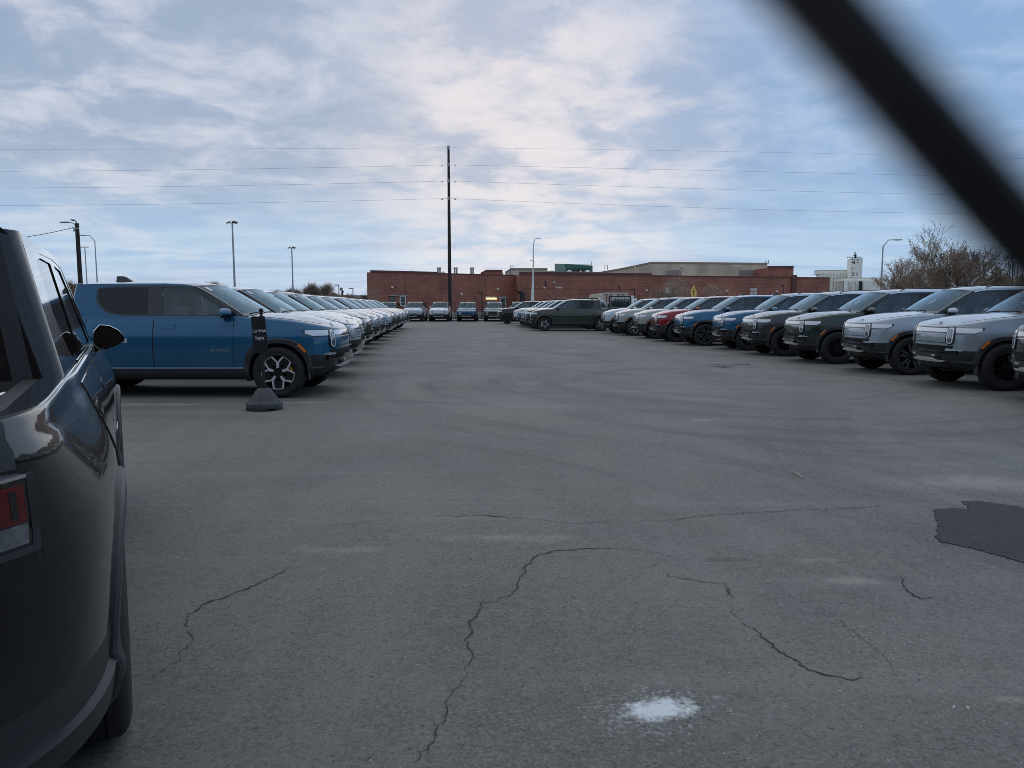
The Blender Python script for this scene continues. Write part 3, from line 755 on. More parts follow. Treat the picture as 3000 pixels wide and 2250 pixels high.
def place_car(kind, loc, rz, color, wheel, label, group, roof=None, spin=0.):
    if kind not in PROTO:
        r = empty('pickup_truck' if kind == 'T' else 'sport_utility_vehicle'); make_car(kind, r); index_kids(r); PROTO[kind] = r; root = r
        objs = None
    else:
        root = dup(PROTO[kind])
    root.location = (loc[0], loc[1], loc[2] if len(loc) > 2 else 0); root.rotation_euler = (0, 0, rz)
    tag(root, label, 'pickup truck' if kind == 'T' else 'suv', group)
    SPEC.append((root, color, wheel, roof, spin))
    return root
SPEC = []
def finish_cars():
    kids = {}
    for o in bpy.data.objects:
        if o.parent: kids.setdefault(o.parent.name, []).append(o)
    def walk(o):
        yield o
        for c in kids.get(o.name, []): yield from walk(c)
    for root, color, wheel, roof, spin in SPEC:
        for o in walk(root):
            if o.type != 'MESH': continue
            o.color = (*color, 1)
            b = o.name.split('.')[0]
            if roof and b in ('roof',): o.color = (*roof, 1)
            if b in WHEELS['road']:
                w = wheel if wheel != 'black' else 'terrain'
                o.data = WHEELS[w][b]
                if wheel in ('black', 'sport') and b == 'brake_caliper': o.data = darkcal()
                if wheel == 'black' and b == 'spokes': o.data = drkspokes(b)
                if b == 'wheel': o.rotation_euler[1] = R(random.choice((0, 72, 144))) + R(spin)

# ---------------------------------------------------------------- cars in the lot
BLUE, WHITE, SILVER, GREY = (.012, .104, .205), (.66, .69, .71), (.33, .39, .44), (.25, .295, .33)
GREEN, FOREST, DGREY, BLACK, RED = (.030, .042, .031), (.020, .034, .025), (.040, .043, .047), (.004, .0045, .0055), (.23, .010, .012)
LIME, ICE = (.33, .36, .35), (.48, .54, .62)
RB = (.008, .009, .010)
gl = 'cars in the left row'; gr_ = 'cars in the right row'; ge = 'cars along the back fence'
place_car('T', (-3.98, 5.29, -.095), R(118.0), BLACK, 'black', 'glossy black pickup close at the left edge, seen from behind', gl)
left = [(12.33, 983, 'T', BLUE, 'road', None, 'bright blue pickup nearest in the left row, behind the Car Wash Staging stand'),
 (15.4, 1029, 'T', SILVER, 'road', None, 'silver pickup in the left row directly behind the bright blue pickup'),
 (18.6, 1043, 'T', WHITE, 'sport', None, 'white pickup third along the left row, long white hood above the silver one'),
 (22.2, 1072, 'S', FOREST, 'sport', RB, 'dark green car fourth along the left row, just past the white pickup'),
 (25.5, 1096, 'T', GREY, 'road', None, 'mid grey pickup fifth along the left row, after the dark green one'),
 (28.7, 1115, 'T', SILVER, 'black', None, 'silver grey pickup sixth along the left row'),
 (31.9, 1139, 'T', ICE, 'sport', None, 'pale blue-silver pickup seventh along the left row'),
 (35.5, 1150, 'S', GREEN, 'road', RB, 'grey-green car eighth along the left row, after the pale silver one'),
 (39.5, 1164, 'T', FOREST, 'terrain', None, 'dark green pickup ninth along the left row, before two white noses'),
 (43.2, 1174, 'T', WHITE, 'road', None, 'white pickup tenth along the left row, right after a dark green one'),
 (46.6, 1184, 'T', WHITE, 'sport', None, 'second of the two white noses near the far end of the left row'),
 (50.0, 1194, 'S', GREEN, 'road', None, 'dark car at the far end of the left row, only its nose showing')]
for Y, px, k, c, w, rf, lab in left:
    X = (px - 1500) / FPX * Y
    place_car(k, (X - .87, Y + .62), R(random.uniform(-.5, .5)), c, w, lab, gl, rf, random.uniform(0, 20) if px > 983 else 0)
right = [(10.9, 2958, 'S', DGREY, 'black', RB, 'dark grey SUV cut off by the right edge, nearest in the right row'),
 (13.3, 2777, 'S', GREY, 'black', RB, 'grey SUV with black wheels, second nearest in the right row'),
 (16.3, 2534, 'S', SILVER, 'sport', RB, 'silver SUV with dark roof between a dark green and a grey SUV'),
 (19.4, 2341, 'S', FOREST, 'black', RB, 'dark green SUV in the right row, left of the silver SUV'),
 (22.3, 2204, 'S', DGREY, 'black', RB, 'charcoal SUV in the right row between a blue and a dark green SUV'),
 (25.2, 2110, 'S', BLUE, 'black', RB, 'blue SUV with dark roof, left of the charcoal SUV on the right'),
 (28.2, 1992, 'T', BLUE, 'sport', None, 'blue pickup with blue roof beside the red pickup on the right'),
 (31.2, 1919, 'T', RED, 'black', None, 'red pickup in the right row, the only red vehicle'),
 (34.2, 1864, 'T', LIME, 'sport', None, 'pale grey pickup just left of the red pickup'),
 (37.8, 1805, 'S', LIME, 'road', RB, 'grey-green SUV with bright alloy wheel, two places left of the red pickup'),
 (40.8, 1766, 'T', ICE, 'sport', None, 'lavender-silver pickup nose just right of the olive pickup standing out of the row'),
 (45.0, 1553, 'T', GREEN, 'terrain', None, 'dark olive pickup with bright wheels standing out of the right row'),
 (48.4, 1537, 'T', DGREY, 'black', None, 'dark grey pickup nose directly behind the olive pickup'),
 (51.6, 1527, 'T', GREY, 'sport', None, 'mid grey pickup nose, second behind the olive pickup'),
 (54.6, 1515, 'T', BLUE, 'sport', None, 'dark blue pickup nose, third behind the olive pickup beside a white nose'),
 (57.6, 1504, 'T', WHITE, 'road', None, 'white pickup nose beside the black pickup at the far end of the right row'),
 (63.0, 1457, 'T', BLACK, 'black', None, 'black pickup at the far end of the right row, dark wheel showing')]
for Y, px, k, c, w, rf, lab in right:
    X = (px - 1500) / FPX * Y
    if px == 2958: Y = 11.9; place_car(k, (8.06 + .87, 11.25), PI, c, w, lab, gr_, rf); continue
    place_car(k, (X + .87, Y + .62), PI + R(random.uniform(-.6, .6)), c, w, lab, gr_, rf, random.uniform(0, 60))
back = [(1128, 'S', GREEN, 'dark green SUV at the back fence, half hidden by the end of the left row'),
 (1207.5, 'S', ICE, 'pale silver-blue SUV facing us at the back fence, first fully visible from the left'),
 (1285, 'S', WHITE, 'white SUV with dark roof facing us at the back fence, left of the tall pole'),
 (1366.5, 'T', BLUE, 'blue pickup facing us at the back fence, right of the tall pole'),
 (1446, 'S', FOREST, 'dark green SUV facing us at the back fence, partly behind the black pickup nose'),
 (1522, 'S', GREY, 'grey SUV facing us at the back fence, only windscreen showing above the black pickup')]
for px, k, c, lab in back:
    place_car(k, ((px - 1500) / FPX * 72, 73.0), -PI / 2 + R(random.uniform(-1, 1)), c, 'black', lab, ge, RB if c in (WHITE, FOREST) else None)
finish_cars()

# ---------------------------------------------------------------- ground
def ground_mat():
    m, N, L, b = newmat('asphalt')
    tc = N.new('ShaderNodeTexCoord'); obj = tc.outputs['Object']
    def nz(scale, det=5, rough=.55, vec=None, dist=0.):
        n = N.new('ShaderNodeTexNoise'); n.inputs['Scale'].default_value = scale; n.inputs['Detail'].default_value = det
        n.inputs['Roughness'].default_value = rough; n.inputs['Distortion'].default_value = dist; L.new(vec or obj, n.inputs['Vector']); return n.outputs['Fac']
    def mr(v, a, b_, c, d, cl=True):
        n = N.new('ShaderNodeMapRange'); n.clamp = cl
        for k, q in zip(('From Min', 'From Max', 'To Min', 'To Max'), (a, b_, c, d)): n.inputs[k].default_value = q
        L.new(v, n.inputs['Value']); return n.outputs['Result']
    def ma(op, a, b_=None):
        n = N.new('ShaderNodeMath'); n.operation = op
        for i, q in enumerate((a, b_)):
            if q is None: continue
            if isinstance(q, (int, float)): n.inputs[i].default_value = q
            else: L.new(q, n.inputs[i])
        return n.outputs[0]
    def mix(fac, a, col):
        n = N.new('ShaderNodeMix'); n.data_type = 'RGBA'; L.new(fac, n.inputs['Factor'])
        if isinstance(a, tuple): n.inputs['A'].default_value = (*a, 1)
        else: L.new(a, n.inputs['A'])
        if isinstance(col, tuple): n.inputs['B'].default_value = (*col, 1)
        else: L.new(col, n.inputs['B'])
        return n.outputs['Result']
    def mapv(rot, s):
        n = N.new('ShaderNodeMapping'); n.inputs['Rotation'].default_value = (0, 0, rot); n.inputs['Scale'].default_value = s; L.new(obj, n.inputs['Vector']); return n.outputs[0]
    base = mix(mr(nz(.16, 4), .35, .68, 0, 1), (.098, .100, .090), (.136, .135, .118))
    base = mix(mr(nz(.55, 6, .6, None, .6), .42, .70, 0, .6), base, (.088, .086, .088))           # purplish worn areas
    base = mix(mr(nz(1.3, 7, .62, mapv(.4, (1, 1, 1))), .52, .75, 0, .5), base, (.172, .176, .172))
    st = nz(.9, 6, .6, mapv(R(5.7), (1.1, .16, 1)))
    base = mix(mr(st, .48, .70, 0, .6), base, (.168, .166, .156))
    base = mix(mr(st, .46, .30, 0, .45), base, (.085, .084, .086))                             # traffic polish along the aisle
    st2 = nz(1.4, 5, .6, mapv(R(5.7), (.12, 1.6, 1)), .3)
    base = mix(mr(st2, .56, .74, 0, .6), base, (.200, .198, .188))
    base = mix(mr(st2, .44, .26, 0, .5), base, (.078, .077, .080))
    # tyre arcs
    sp = N.new('ShaderNodeSeparateXYZ'); L.new(obj, sp.inputs['Vector'])
    grain = nz(11, 6, .75)
    base = mix(mr(grain, .50, .64, 0, .40), base, (.160, .158, .144)); base = mix(mr(grain, .48, .32, 0, .45), base, (.066, .067, .067))
    base = mix(mr(nz(30, 5, .8), .52, .64, 0, .45), base, (.205, .202, .186))
    for cx, cy, r0, r1, fr, k in ((4.6, 14.5, 1.5, 9., 2.6, .75), (-5., 1.5, 7., 14., 2.2, .6), (15., 5.5, 6., 14., 2.0, .6), (16., 30., 9., 22., 1.1, .6), (-12., 32., 5., 20., 1.0, .5)):
        dx, dy = ma('SUBTRACT', sp.outputs['X'], cx), ma('SUBTRACT', sp.outputs['Y'], cy)
        rad = ma('SQRT', ma('ADD', ma('MULTIPLY', dx, dx), ma('MULTIPLY', dy, dy)))
        an = ma('ARCTAN2', dx, dy); cb = N.new('ShaderNodeCombineXYZ'); L.new(ma('MULTIPLY', rad, fr), cb.inputs['X']); L.new(ma('MULTIPLY', an, 1.3), cb.inputs['Y']); cb.inputs['Z'].default_value = cx
        sw = nz(1., 5, .62, cb.outputs[0]); msk = ma('MULTIPLY', mr(rad, r0, r0 + 1.5, 0, 1), mr(rad, r1, r1 - 3, 0, 1))
        base = mix(ma('MULTIPLY', msk, mr(sw, .52, .62, 0, k * .9)), base, (.058, .057, .056))
        base = mix(ma('MULTIPLY', msk, mr(sw, .46, .36, 0, k * .5)), base, (.150, .147, .134))
    # pale dusty spots and spilled powder
    def spot(px, py, rx, ry, lo, hi, sc=5., rotz=0.):
        c = G(px, py); n = N.new('ShaderNodeMapping'); n.vector_type = 'TEXTURE'
        n.inputs['Location'].default_value = (c.x, c.y, 0); n.inputs['Rotation'].default_value = (0, 0, rotz); n.inputs['Scale'].default_value = (rx, ry, 1)
        L.new(obj, n.inputs['Vector']); l = N.new('ShaderNodeVectorMath'); l.operation = 'LENGTH'; L.new(n.outputs[0], l.inputs[0])
        f = mr(l.outputs['Value'], .15, 1., 1, 0)
        return mr(ma('ADD', f, ma('MULTIPLY', ma('SUBTRACT', nz(sc, 9, .72), .5), 1.7)), lo, hi, 0, 1)
    for a in ((430, 1185, 2.0, .32, .42, .9, 3), (880, 1180, .95, .16, .40, .8, 4), (1210, 985, 3.5, .5, .5, 1., 2), (2080, 1010, 2.2, .4, .45, .95, 3), (1750, 1000, 3., .4, .5, 1., 2), (2500, 1700, .30, .12, .42, .85, 9), (2380, 1640, .35, .09, .5, 1., 8), (1480, 1575, 1.4, .22, .62, 1.1, 6), (2850, 1415, 1.2, .5, .40, .9, 5), (1010, 1610, .8, .2, .6, 1.1, 7), (2060, 1230, .5, .2, .6, 1.1, 4), (2950, 2050, .2, .06, .5, 1., 9), (600, 1010, .3, .2, .5, 1, 3)):
        base = mix(ma('MULTIPLY', spot(*a), .55), base, (.29, .28, .255))
    for a in ((2640, 1700, .24, .16, .5, .9, 5), (2740, 1640, .22, .10, .55, .95, 5), (2400, 1800, .25, .10, .6, 1.0, 6), (1700, 1215, .8, .5, .55, 1., 2), (1500, 1050, 1.5, 3., .6, 1.1, 1), (2150, 1640, .5, .10, .6, 1., 5)):
        base = mix(ma('MULTIPLY', spot(*a), .6), base, (.050, .050, .052))
    ring = spot(2650, 1695, .34, .20, .42, .62, 4)
    # aggregate and specks
    fine = nz(70, 5, .8)
    base = mix(mr(fine, .48, .63, 0, .80), base, mix(mr(nz(.7, 3), .4, .6, 0, 1), (.190, .192, .192), (.215, .213, .203)))
    dark = nz(48, 5, .8)
    base = mix(mr(dark, .46, .34, 0, .85), base, (.028, .028, .030))
    vo = N.new('ShaderNodeTexVoronoi'); vo.inputs['Scale'].default_value = 26; L.new(obj, vo.inputs['Vector'])
    wn = N.new('ShaderNodeSeparateXYZ'); L.new(vo.outputs['Color'], wn.inputs[0])
    sp_ = ma('MULTIPLY', mr(vo.outputs['Distance'], .16, .09, 0, 1), mr(wn.outputs['X'], .86, .88, 0, .75))
    base = mix(sp_, base, (.36, .36, .35))
    pw = spot(1930, 2078, .27, .15, .42, .80, 22, .3)
    base = mix(pw, base, (.60, .65, .68))
    pw2 = ma('MULTIPLY', spot(1915, 2085, .55, .36, .55, .8, 30, .35), mr(nz(60, 4, .8),   .52, .64, 0, .55))
    base = mix(pw2, base, (.45, .48, .50))
    L.new(base, b.inputs['Base Color'])
    L.new(mr(nz(.5, 4), .3, .7, .62, .80), b.inputs['Roughness'])
    b.inputs['Specular IOR Level'].default_value = .35
    h = ma('ADD', ma('ADD', ma('MULTIPLY', fine, .5), ma('MULTIPLY', dark, .6)), ma('MULTIPLY', nz(18, 4), .5))
    bp = N.new('ShaderNodeBump'); bp.inputs['Strength'].default_value = .55; bp.inputs['Distance'].default_value = .008
    L.new(h, bp.inputs['Height']); L.new(bp.outputs['Normal'], b.inputs['Normal'])
    return m

ys = [-200, -3] + lin(1, 11.4, 60) + [60, 1500]
ga = MB().add([(x, y, gz(x, y)) for y in ys for x in (-900, 900)], [(2 * i, 2 * i + 1, 2 * i + 3, 2 * i + 2) for i in range(len(ys) - 1)])
tag(ga.build('parking_lot', ground_mat(), None, 60), kind='structure')

def crack(pts, w0, seed, name='pavement_crack', wob=.02):
    rnd = random.Random(seed); P = [G(*p) for p in pts]; fine = []
    for a, b in zip(P, P[1:]):
        n = max(2, int((b - a).length / .022))
        for i in range(n): fine.append(a.lerp(b, i / n))
    fine.append(P[-1]); n = len(fine); vs = []; ox = oy = 0
    for i, p in enumerate(fine):
        t = (fine[min(i + 1, n - 1)] - fine[max(i - 1, 0)]).normalized(); nn = Vector((-t.y, t.x, 0))
        k = noise.noise(Vector((p.x * 9, p.y * 9, seed))) * wob + rnd.uniform(-1, 1) * wob * .5 + noise.noise(Vector((p.x * 26, p.y * 26, seed + 3))) * wob * .6
        taper = min(1, i / 6, (n - 1 - i) / 6) + .08
        w = .68 * w0 * taper * max(.34, .8 + 1.4 * noise.noise(Vector((p.x * 1.7, p.y * 1.7, seed + 9)))) * (.35 + .9 * rnd.random() ** 1.5 + .5 * max(0, noise.noise(Vector((p.x * 3, p.y * 3, seed + 5)))))
        c = p + nn * k; c.z = gz(c.x, c.y); vs += [c + nn * w + Vector((0, 0, .0035)), c - nn * w * rnd.uniform(.6, 1.3) + Vector((0, 0, .0035))]
    fs = [(2 * i, 2 * i + 1, 2 * i + 3, 2 * i + 2) for i in range(n - 1)]
    tag(MB().add(vs, fs).build(name, CR, None, 0), kind='structure')
CR = pmat('crack_dark', (.034, .035, .036), .9, var=.4, scale=30)
crack([(1195, 2250), (1275, 2165), (1300, 2105), (1322, 2040), (1365, 1985), (1378, 1925), (1372, 1870), (1377, 1830), (1410, 1768), (1450, 1763), (1500, 1740), (1535, 1680), (1545, 1655), (1575, 1625), (1640, 1612), (1740, 1608), (1830, 1606), (1900, 1618), (1960, 1630), (2020, 1640)], .008, 3)
crack([(1410, 1768), (1395, 1800), (1402, 1822)], .004, 31)
crack([(1378, 1925), (1350, 1950), (1338, 1985)], .003, 32)
crack([(2150, 1795), (2175, 1790), (2230, 1800)], .003, 33)
crack([(1545, 1655), (1580, 1668), (1640, 1664)], .003, 34)
crack([(1935, 1660), (1960, 1690), (2060, 1702), (2125, 1712), (2140, 1745), (2150, 1795), (2190, 1835), (2260, 1890), (2340, 1950), (2400, 1975), (2480, 1990), (2560, 1985)], .0055, 4)
crack([(440, 1985), (520, 1935), (560, 1880), (555, 1840), (545, 1805), (600, 1770), (700, 1735), (800, 1690), (860, 1655)], .006, 5)
crack([(960, 1545), (1100, 1525), (1250, 1512), (1420, 1512), (1560, 1520), (1680, 1533), (1800, 1530), (1950, 1524), (2080, 1512), (2200, 1502), (2330, 1495), (2480, 1492), (2600, 1480), (2680, 1470)], .005, 6, wob=.03)
crack([(2440, 1795), (2500, 1850), (2560, 1900), (2620, 1960), (2625, 1985)], .0035, 7)
crack([(2640, 1680), (2650, 1730), (2700, 1755), (2745, 1750)], .010, 8)
crack([(2120, 1712), (2135, 1725), (2130, 1750)], .012, 9)
crack([(1450, 1060), (1700, 1065), (1820, 1062)], .02, 10, wob=.05)
crack([(1980, 1106), (2030, 1110), (2060, 1108)], .015, 12, wob=.05)
for k in range(14):
    rr = random.Random(70 + k); x, y = rr.uniform(2085, 2190), rr.uniform(1064, 1080)
    crack([(x - 28, y + rr.uniform(-3, 3)), (x, y + rr.uniform(-4, 4)), (x + 28, y + rr.uniform(-3, 3))], .03, 20 + k, wob=.06)
# fresh dark asphalt repair
pt = [(2736, 1494), (2790, 1490), (2842, 1494), (2830, 1480), (2818, 1470), (2860, 1468), (2920, 1476), (3000, 1488), (3120, 1500), (3260, 1540), (3240, 1640), (3100, 1680), (3000, 1650), (2930, 1630), (2860, 1610), (2800, 1597), (2760, 1590), (2742, 1575), (2748, 1545), (2742, 1520)]
pp = [G(*p) for p in pt]; rnd = random.Random(5); ed = []
for a, b in zip(pp, pp[1:] + pp[:1]):
    for i in range(10):
        q = a.lerp(b, i / 10); ed.append((q.x + rnd.uniform(-.011, .011), q.y + rnd.uniform(-.011, .011)))
pm = pmat('fresh_asphalt', (.017, .019, .022), .75, var=.6, scale=26, bump=.8, bscale=90)
tag(MB().prism(ed, lambda a, b, o: Vector((a, b, o + gz(a, b))), -.01, .005).build('asphalt_patch', pm, None, 0), kind='structure')
# litter
def leafbit(px, py, n, r, mat, name, lab, cat, seed):
    rr = random.Random(seed); c = G(px, py); mb = MB()
    for i in range(n):
        a = rr.uniform(0, 6.28); d = rr.uniform(0, r); p = c + Vector((d * math.cos(a), d * math.sin(a), .004)); b = rr.uniform(0, 6.28); l = rr.uniform(.010, .022)
        q = Vector((math.cos(b), math.sin(b), 0)) * l; s = Vector((-q.y, q.x, 0)) * .35
        mb.add([p - q, p - s + Vector((0, 0, .012)), p + q + Vector((0, 0, .006)), p + s + Vector((0, 0, .014)), p], [(0, 1, 4), (1, 2, 4), (2, 3, 4), (3, 0, 4)])
    tag(mb.build(name, mat, None, 0, False), lab, cat)
DRY = pmat('dry_leaf', (.42, .38, .30), .8, var=.3)
def twig(px0, py0, px1, py1, lab):
    a, b = G(px0, py0, .012), G(px1, py1, .012); m_ = (a + b) / 2 + Vector((.02, .05, .01))
    tag(MB().tube([a, (a + m_) / 2 + Vector((0, .02, 0)), m_, (m_ + b) / 2, b], [.004, .007, .008, .006, .003], 6).build('dry_twig', DRY, None), lab, 'twig')
twig(2312, 1388, 2352, 1402, 'pale dry curled twig lying alone on the asphalt at the right')
leafbit(2833, 2080, 1, .0, M['sticker'], 'paper_scrap', 'small white scrap on the asphalt near the right bottom edge', 'scrap', 1)
leafbit(2795, 2078, 1, .0, M['sticker'], 'paper_scrap', 'smaller white scrap beside another at lower right', 'scrap', 2)
leafbit(1378, 1640, 1, .0, DRY, 'dry_leaf', 'tiny pale leaf on the asphalt just left of the long crack', 'leaf', 3)
leafbit(672, 1783, 1, .0, DRY, 'dry_leaf', 'tiny pale leaf on the asphalt beside the near black pickup', 'leaf', 4)

# ---------------------------------------------------------------- Car Wash stand
PB = pmat('black_rubber_base', (.030, .034, .040), .6, var=.2, bump=.25, bscale=90)
PK = pmat('black_powder_coat', (.010, .011, .013), .5, var=.15)
c = G(775, 1199); root = empty('sign_stand', c, R(0))
tag(root, 'black Car Wash Staging sign on a weighted cone base in front of the blue pickup', 'sign stand')
vs, fs = [], []; n = 64; prof = [(.252, 0), (.256, .01), (.256, .085), (.245, .105), (.23, .112), (.20, .15), (.11, .285), (.085, .305), (.04, .315)]
mb = MB().lathe(prof, n)
for i, (r, h) in enumerate(prof):
    for k in range(n):
        x, y, z = mb.v[i * n + k]
        if 4 <= i <= 6: q = 1 - .045 * (1 if (k % 8) in (0, 1) else 0); mb.v[i * n + k] = (x * q, y * q, z)
        if i <= 1 and (k % 16) in (6, 7, 8, 9): mb.v[i * n + k] = (x, y, .035)
mb.build('weighted_base', PB, root, 30)
MB().tube([(0, 0, .30), (.0, 0, 1.335)], .024, 16).build('pole', PK, root)
MB().lathe([(.032, 1.33), (.036, 1.335), (.036, 1.355), (.022, 1.362), (.02, 1.385), (.030, 1.39), (.030, 1.40), (.014, 1.405), (.014, 1.415), (.026, 1.425), (.032, 1.445), (.026, 1.465), (.0, 1.475)], 20).build('finial', PK, root)
pan = [(-.098, -.26), (.098, -.26), (.098, .26), (-.098, .26)]
def rrect(w, h, r): return [(sx * (w - r) + r * math.cos(a), sy * (h - r) + r * math.sin(a)) for sx, sy, a0 in ((1, 1, 0), (-1, 1, 90), (-1, -1, 180), (1, -1, 270)) for a in [R(a0 + q) for q in (0, 22, 45, 67, 90)]]
pr = MB().prism(rrect(.098, .262, .02), lambda a, b, o: Vector((a, -o, b)), .0, .012).build('sign_panel', PK, root)
pr.location = (-.022, -.034, 1.09); pr.rotation_euler = (R(1), R(-2.2), R(14))
for s_, z in (('Car Wash', .055), ('Staging', -.045)):
    t = text_mesh(s_, 'lettering', M['sticker'], .064, .0012, parent=pr, xs=.68)
    t.location = (0, -.0145, z - .02); t.rotation_euler = (PI / 2, 0, 0)
for z in (.235, -.235):
    MB().lathe([(.006, -.001), (.006, .004), (0, .005)], 10, 'y').build('bolt', M['chrome'], pr).location = (0, -.016, z)

# ---------------------------------------------------------------- chain-link fence the camera looks through
FM = pmat('black_vinyl', (.004, .005, .006), .45, var=.1)
fe = empty('chain_link_fence', (0, .028, -.11)); tag(fe, 'black chain link fence, one blurred wire crossing the upper right corner right before us', 'fence')
D = .0806 / 2; mb = MB()
# crossing grid: strands x+z'=.022+k*2D and x-z'=-.0356+k*2D (z'=z-1.5); node where both meet
nx0, nz0 = (.022 - .0356) / 2, (.022 + .0356) / 2 + 1.5
for i in range(-43, 43):
    pts = []
    for j in range(-37, 14):
        o_ = (j + i) % 2
        pts.append((nx0 + i * D + (D - .0012 if o_ else .0012), -.0005 * (1 if o_ else -1), nz0 + .11 + j * D))
    mb.tube(pts, .00185, 8, 0, False)
mb.build('fence_mesh', FM, fe, 60)
for x in (-1.75, 1.75): MB().tube([(x, .04, 0), (x, .04, 2.1)], .03, 12).build('post', FM, fe)
MB().tube([(-1.85, .04, 2.08), (1.85, .04, 2.08)], .021, 10).build('top_rail', FM, fe)

# ---------------------------------------------------------------- buildings
def brick_mat(name, c1, c2, course=.62):
    m, N, L, b = newmat(name)
    tc = N.new('ShaderNodeTexCoord'); sp = N.new('ShaderNodeSeparateXYZ'); L.new(tc.outputs['Object'], sp.inputs[0])
    cb = N.new('ShaderNodeCombineXYZ'); ad = N.new('ShaderNodeMath'); ad.operation = 'ADD'
    L.new(sp.outputs['X'], ad.inputs[0]); L.new(sp.outputs['Y'], ad.inputs[1])
    L.new(ad.outputs[0], cb.inputs['X']); L.new(sp.outputs['Z'], cb.inputs['Y'])
    br = N.new('ShaderNodeTexBrick'); br.inputs['Scale'].default_value = 1.; br.inputs['Brick Width'].default_value = .42; br.inputs['Row Height'].default_value = .21
    br.inputs['Mortar Size'].default_value = .012; br.inputs['Color1'].default_value = (*c1, 1); br.inputs['Color2'].default_value = (*c2, 1)
    br.inputs['Mortar'].default_value = (*[min(1, q * 1.25 + .02) for q in c1], 1); L.new(cb.outputs[0], br.inputs['Vector'])
    n = N.new('ShaderNodeTexNoise'); n.inputs['Scale'].default_value = .35; n.inputs['Detail'].default_value = 6; L.new(tc.outputs['Object'], n.inputs['Vector'])
    r = N.new('ShaderNodeMapRange'); r.inputs['From Min'].default_value = .3; r.inputs['From Max'].default_value = .7; r.inputs['To Min'].default_value = .75; r.inputs['To Max'].default_value = 1.2; L.new(n.outputs['Fac'], r.inputs['Value'])
    mx = N.new('ShaderNodeMix'); mx.data_type = 'RGBA'; mx.blend_type = 'MULTIPLY'; mx.inputs['Factor'].default_value = 1
    L.new(br.outputs['Color'], mx.inputs['A']); L.new(r.outputs['Result'], mx.inputs['B'])
    # thin dark joints every few courses
    mo = N.new('ShaderNodeMath'); mo.operation = 'MODULO'; mo.inputs[1].default_value = course; L.new(sp.outputs['Z'], mo.inputs[0])
    lt = N.new('ShaderNodeMath'); lt.operation = 'LESS_THAN'; lt.inputs[1].default_value = .045; L.new(mo.outputs[0], lt.inputs[0])
    m2 = N.new('ShaderNodeMix'); m2.data_type = 'RGBA'; m2.inputs['B'].default_value = (*[q * .55 for q in c1], 1)
    h = N.new('ShaderNodeMath'); h.operation = 'MULTIPLY'; h.inputs[1].default_value = .6; L.new(lt.outputs[0], h.inputs[0]); L.new(h.outputs[0], m2.inputs['Factor']); L.new(mx.outputs['Result'], m2.inputs['A'])
    L.new(m2.outputs['Result'], b.inputs['Base Color']); b.inputs['Roughness'].default_value = .85
    return m
BR = brick_mat('red_brick', (.33, .132, .090), (.235, .094, .068))
BR2 = pmat('brick_coping', (.13, .048, .040), .7, var=.15, scale=1)
BE = brick_mat('beige_block', (.56, .50, .375), (.50, .45, .34), 1.2)
BE2 = pmat('beige_coping', (.30, .26, .20), .8, var=.1)
WT = pmat('white_paint', (.74, .74, .71), .55, var=.12, scale=1.5)
GLS = pmat('building_glass', (.05, .07, .07), .08, coat=.5, var=.3, scale=1)
LOUV = pmat('louvre_white', (.55, .54, .50), .6, var=.1)
TEAL = pmat('teal_panels', (.030, .125, .105), .5, var=.2, scale=.7)
DK = pmat('dark_steel', (.020, .021, .022), .5, var=.2)
GALV = pmat('galvanised_steel', (.36, .38, .39), .45, .4, var=.15, scale=3)
LIT = pmat('lit_tube', (.9, .8, .4), .5, emit=((1., .72, .25), 2.2))
CONC = pmat('concrete_pale', (.34, .34, .32), .85, var=.2, scale=2)
ELEV = pmat('elevator_concrete', (.84, .82, .74), .85, var=.16, scale=.12)

class Wall:
    """local frame along a wall: u metres along, z up, o outwards (towards the lot)"""
    def __init__(s, a, b):
        s.a = Vector((a[0], a[1], 0)); d = Vector((b[0], b[1], 0)) - s.a; s.len = d.length; s.d = d / s.len; s.n = Vector((s.d.y, -s.d.x, 0))
    def fn(s, u, z, o): return s.a + s.d * u + s.n * o + Vector((0, 0, z))
    def u(s, px):
        k = (px - 1500) / FPX; return (k * s.a.y - s.a.x) / (s.d.x - k * s.d.y)
    def z(s, px, py):
        p = s.a + s.d * s.u(px); return HC + (at(px, py, p.y).z - HC)
    def rect(s, mb, u0, u1, z0, z1, o0, o1, mi=0): return mb.prism([(u0, z0), (u1, z0), (u1, z1), (u0, z1)], s.fn, o0, o1, mi)
    def px(s, mb, x0, y0, x1, y1, o0, o1, mi=0):
        xm = (x0 + x1) / 2; return s.rect(mb, s.u(x0), s.u(x1), s.z(xm, y1), s.z(xm, y0), o0, o1, mi)

W1 = Wall((-18.6, 95.0), (.48, 105.4)); W2 = Wall((1.02, 102.2), (49.6, 115.6))
bld = empty('brick_building', (15, 108, 0)); tag(bld, 'long low red brick building across the far side of the lot', 'building')
def bp(mb, n, mat, par=None, sm=0):
    o = mb.build(n, mat, None, sm); p = par or bld; o.parent = p
    w = bld.location
    o.location = -Vector(w) if p == bld else (0, 0, 0)
    return o
HW = 5.82
foot = [W1.a, W1.fn(W1.len, 0, 0), W2.a, W2.fn(W2.len, 0, 0), W2.fn(W2.len, 0, -26), Vector((-25.2, 130, 0))]
mb = MB(); vs = [(p.x, p.y, -.2) for p in foot] + [(p.x, p.y, HW) for p in foot]; n = len(foot)
mb.add(vs, [(i, (i + 1) % n, n + (i + 1) % n, n + i) for i in range(n)] + [tuple(range(n, 2 * n))]); bp(mb, 'wall', BR)
mb = MB(); W1.rect(mb, .6, W1.len * .45, HW + .003, HW + .28, -.5, .05); W1.rect(mb, W1.len * .45, W1.len, HW + .003, HW + .12, -.5, .05)
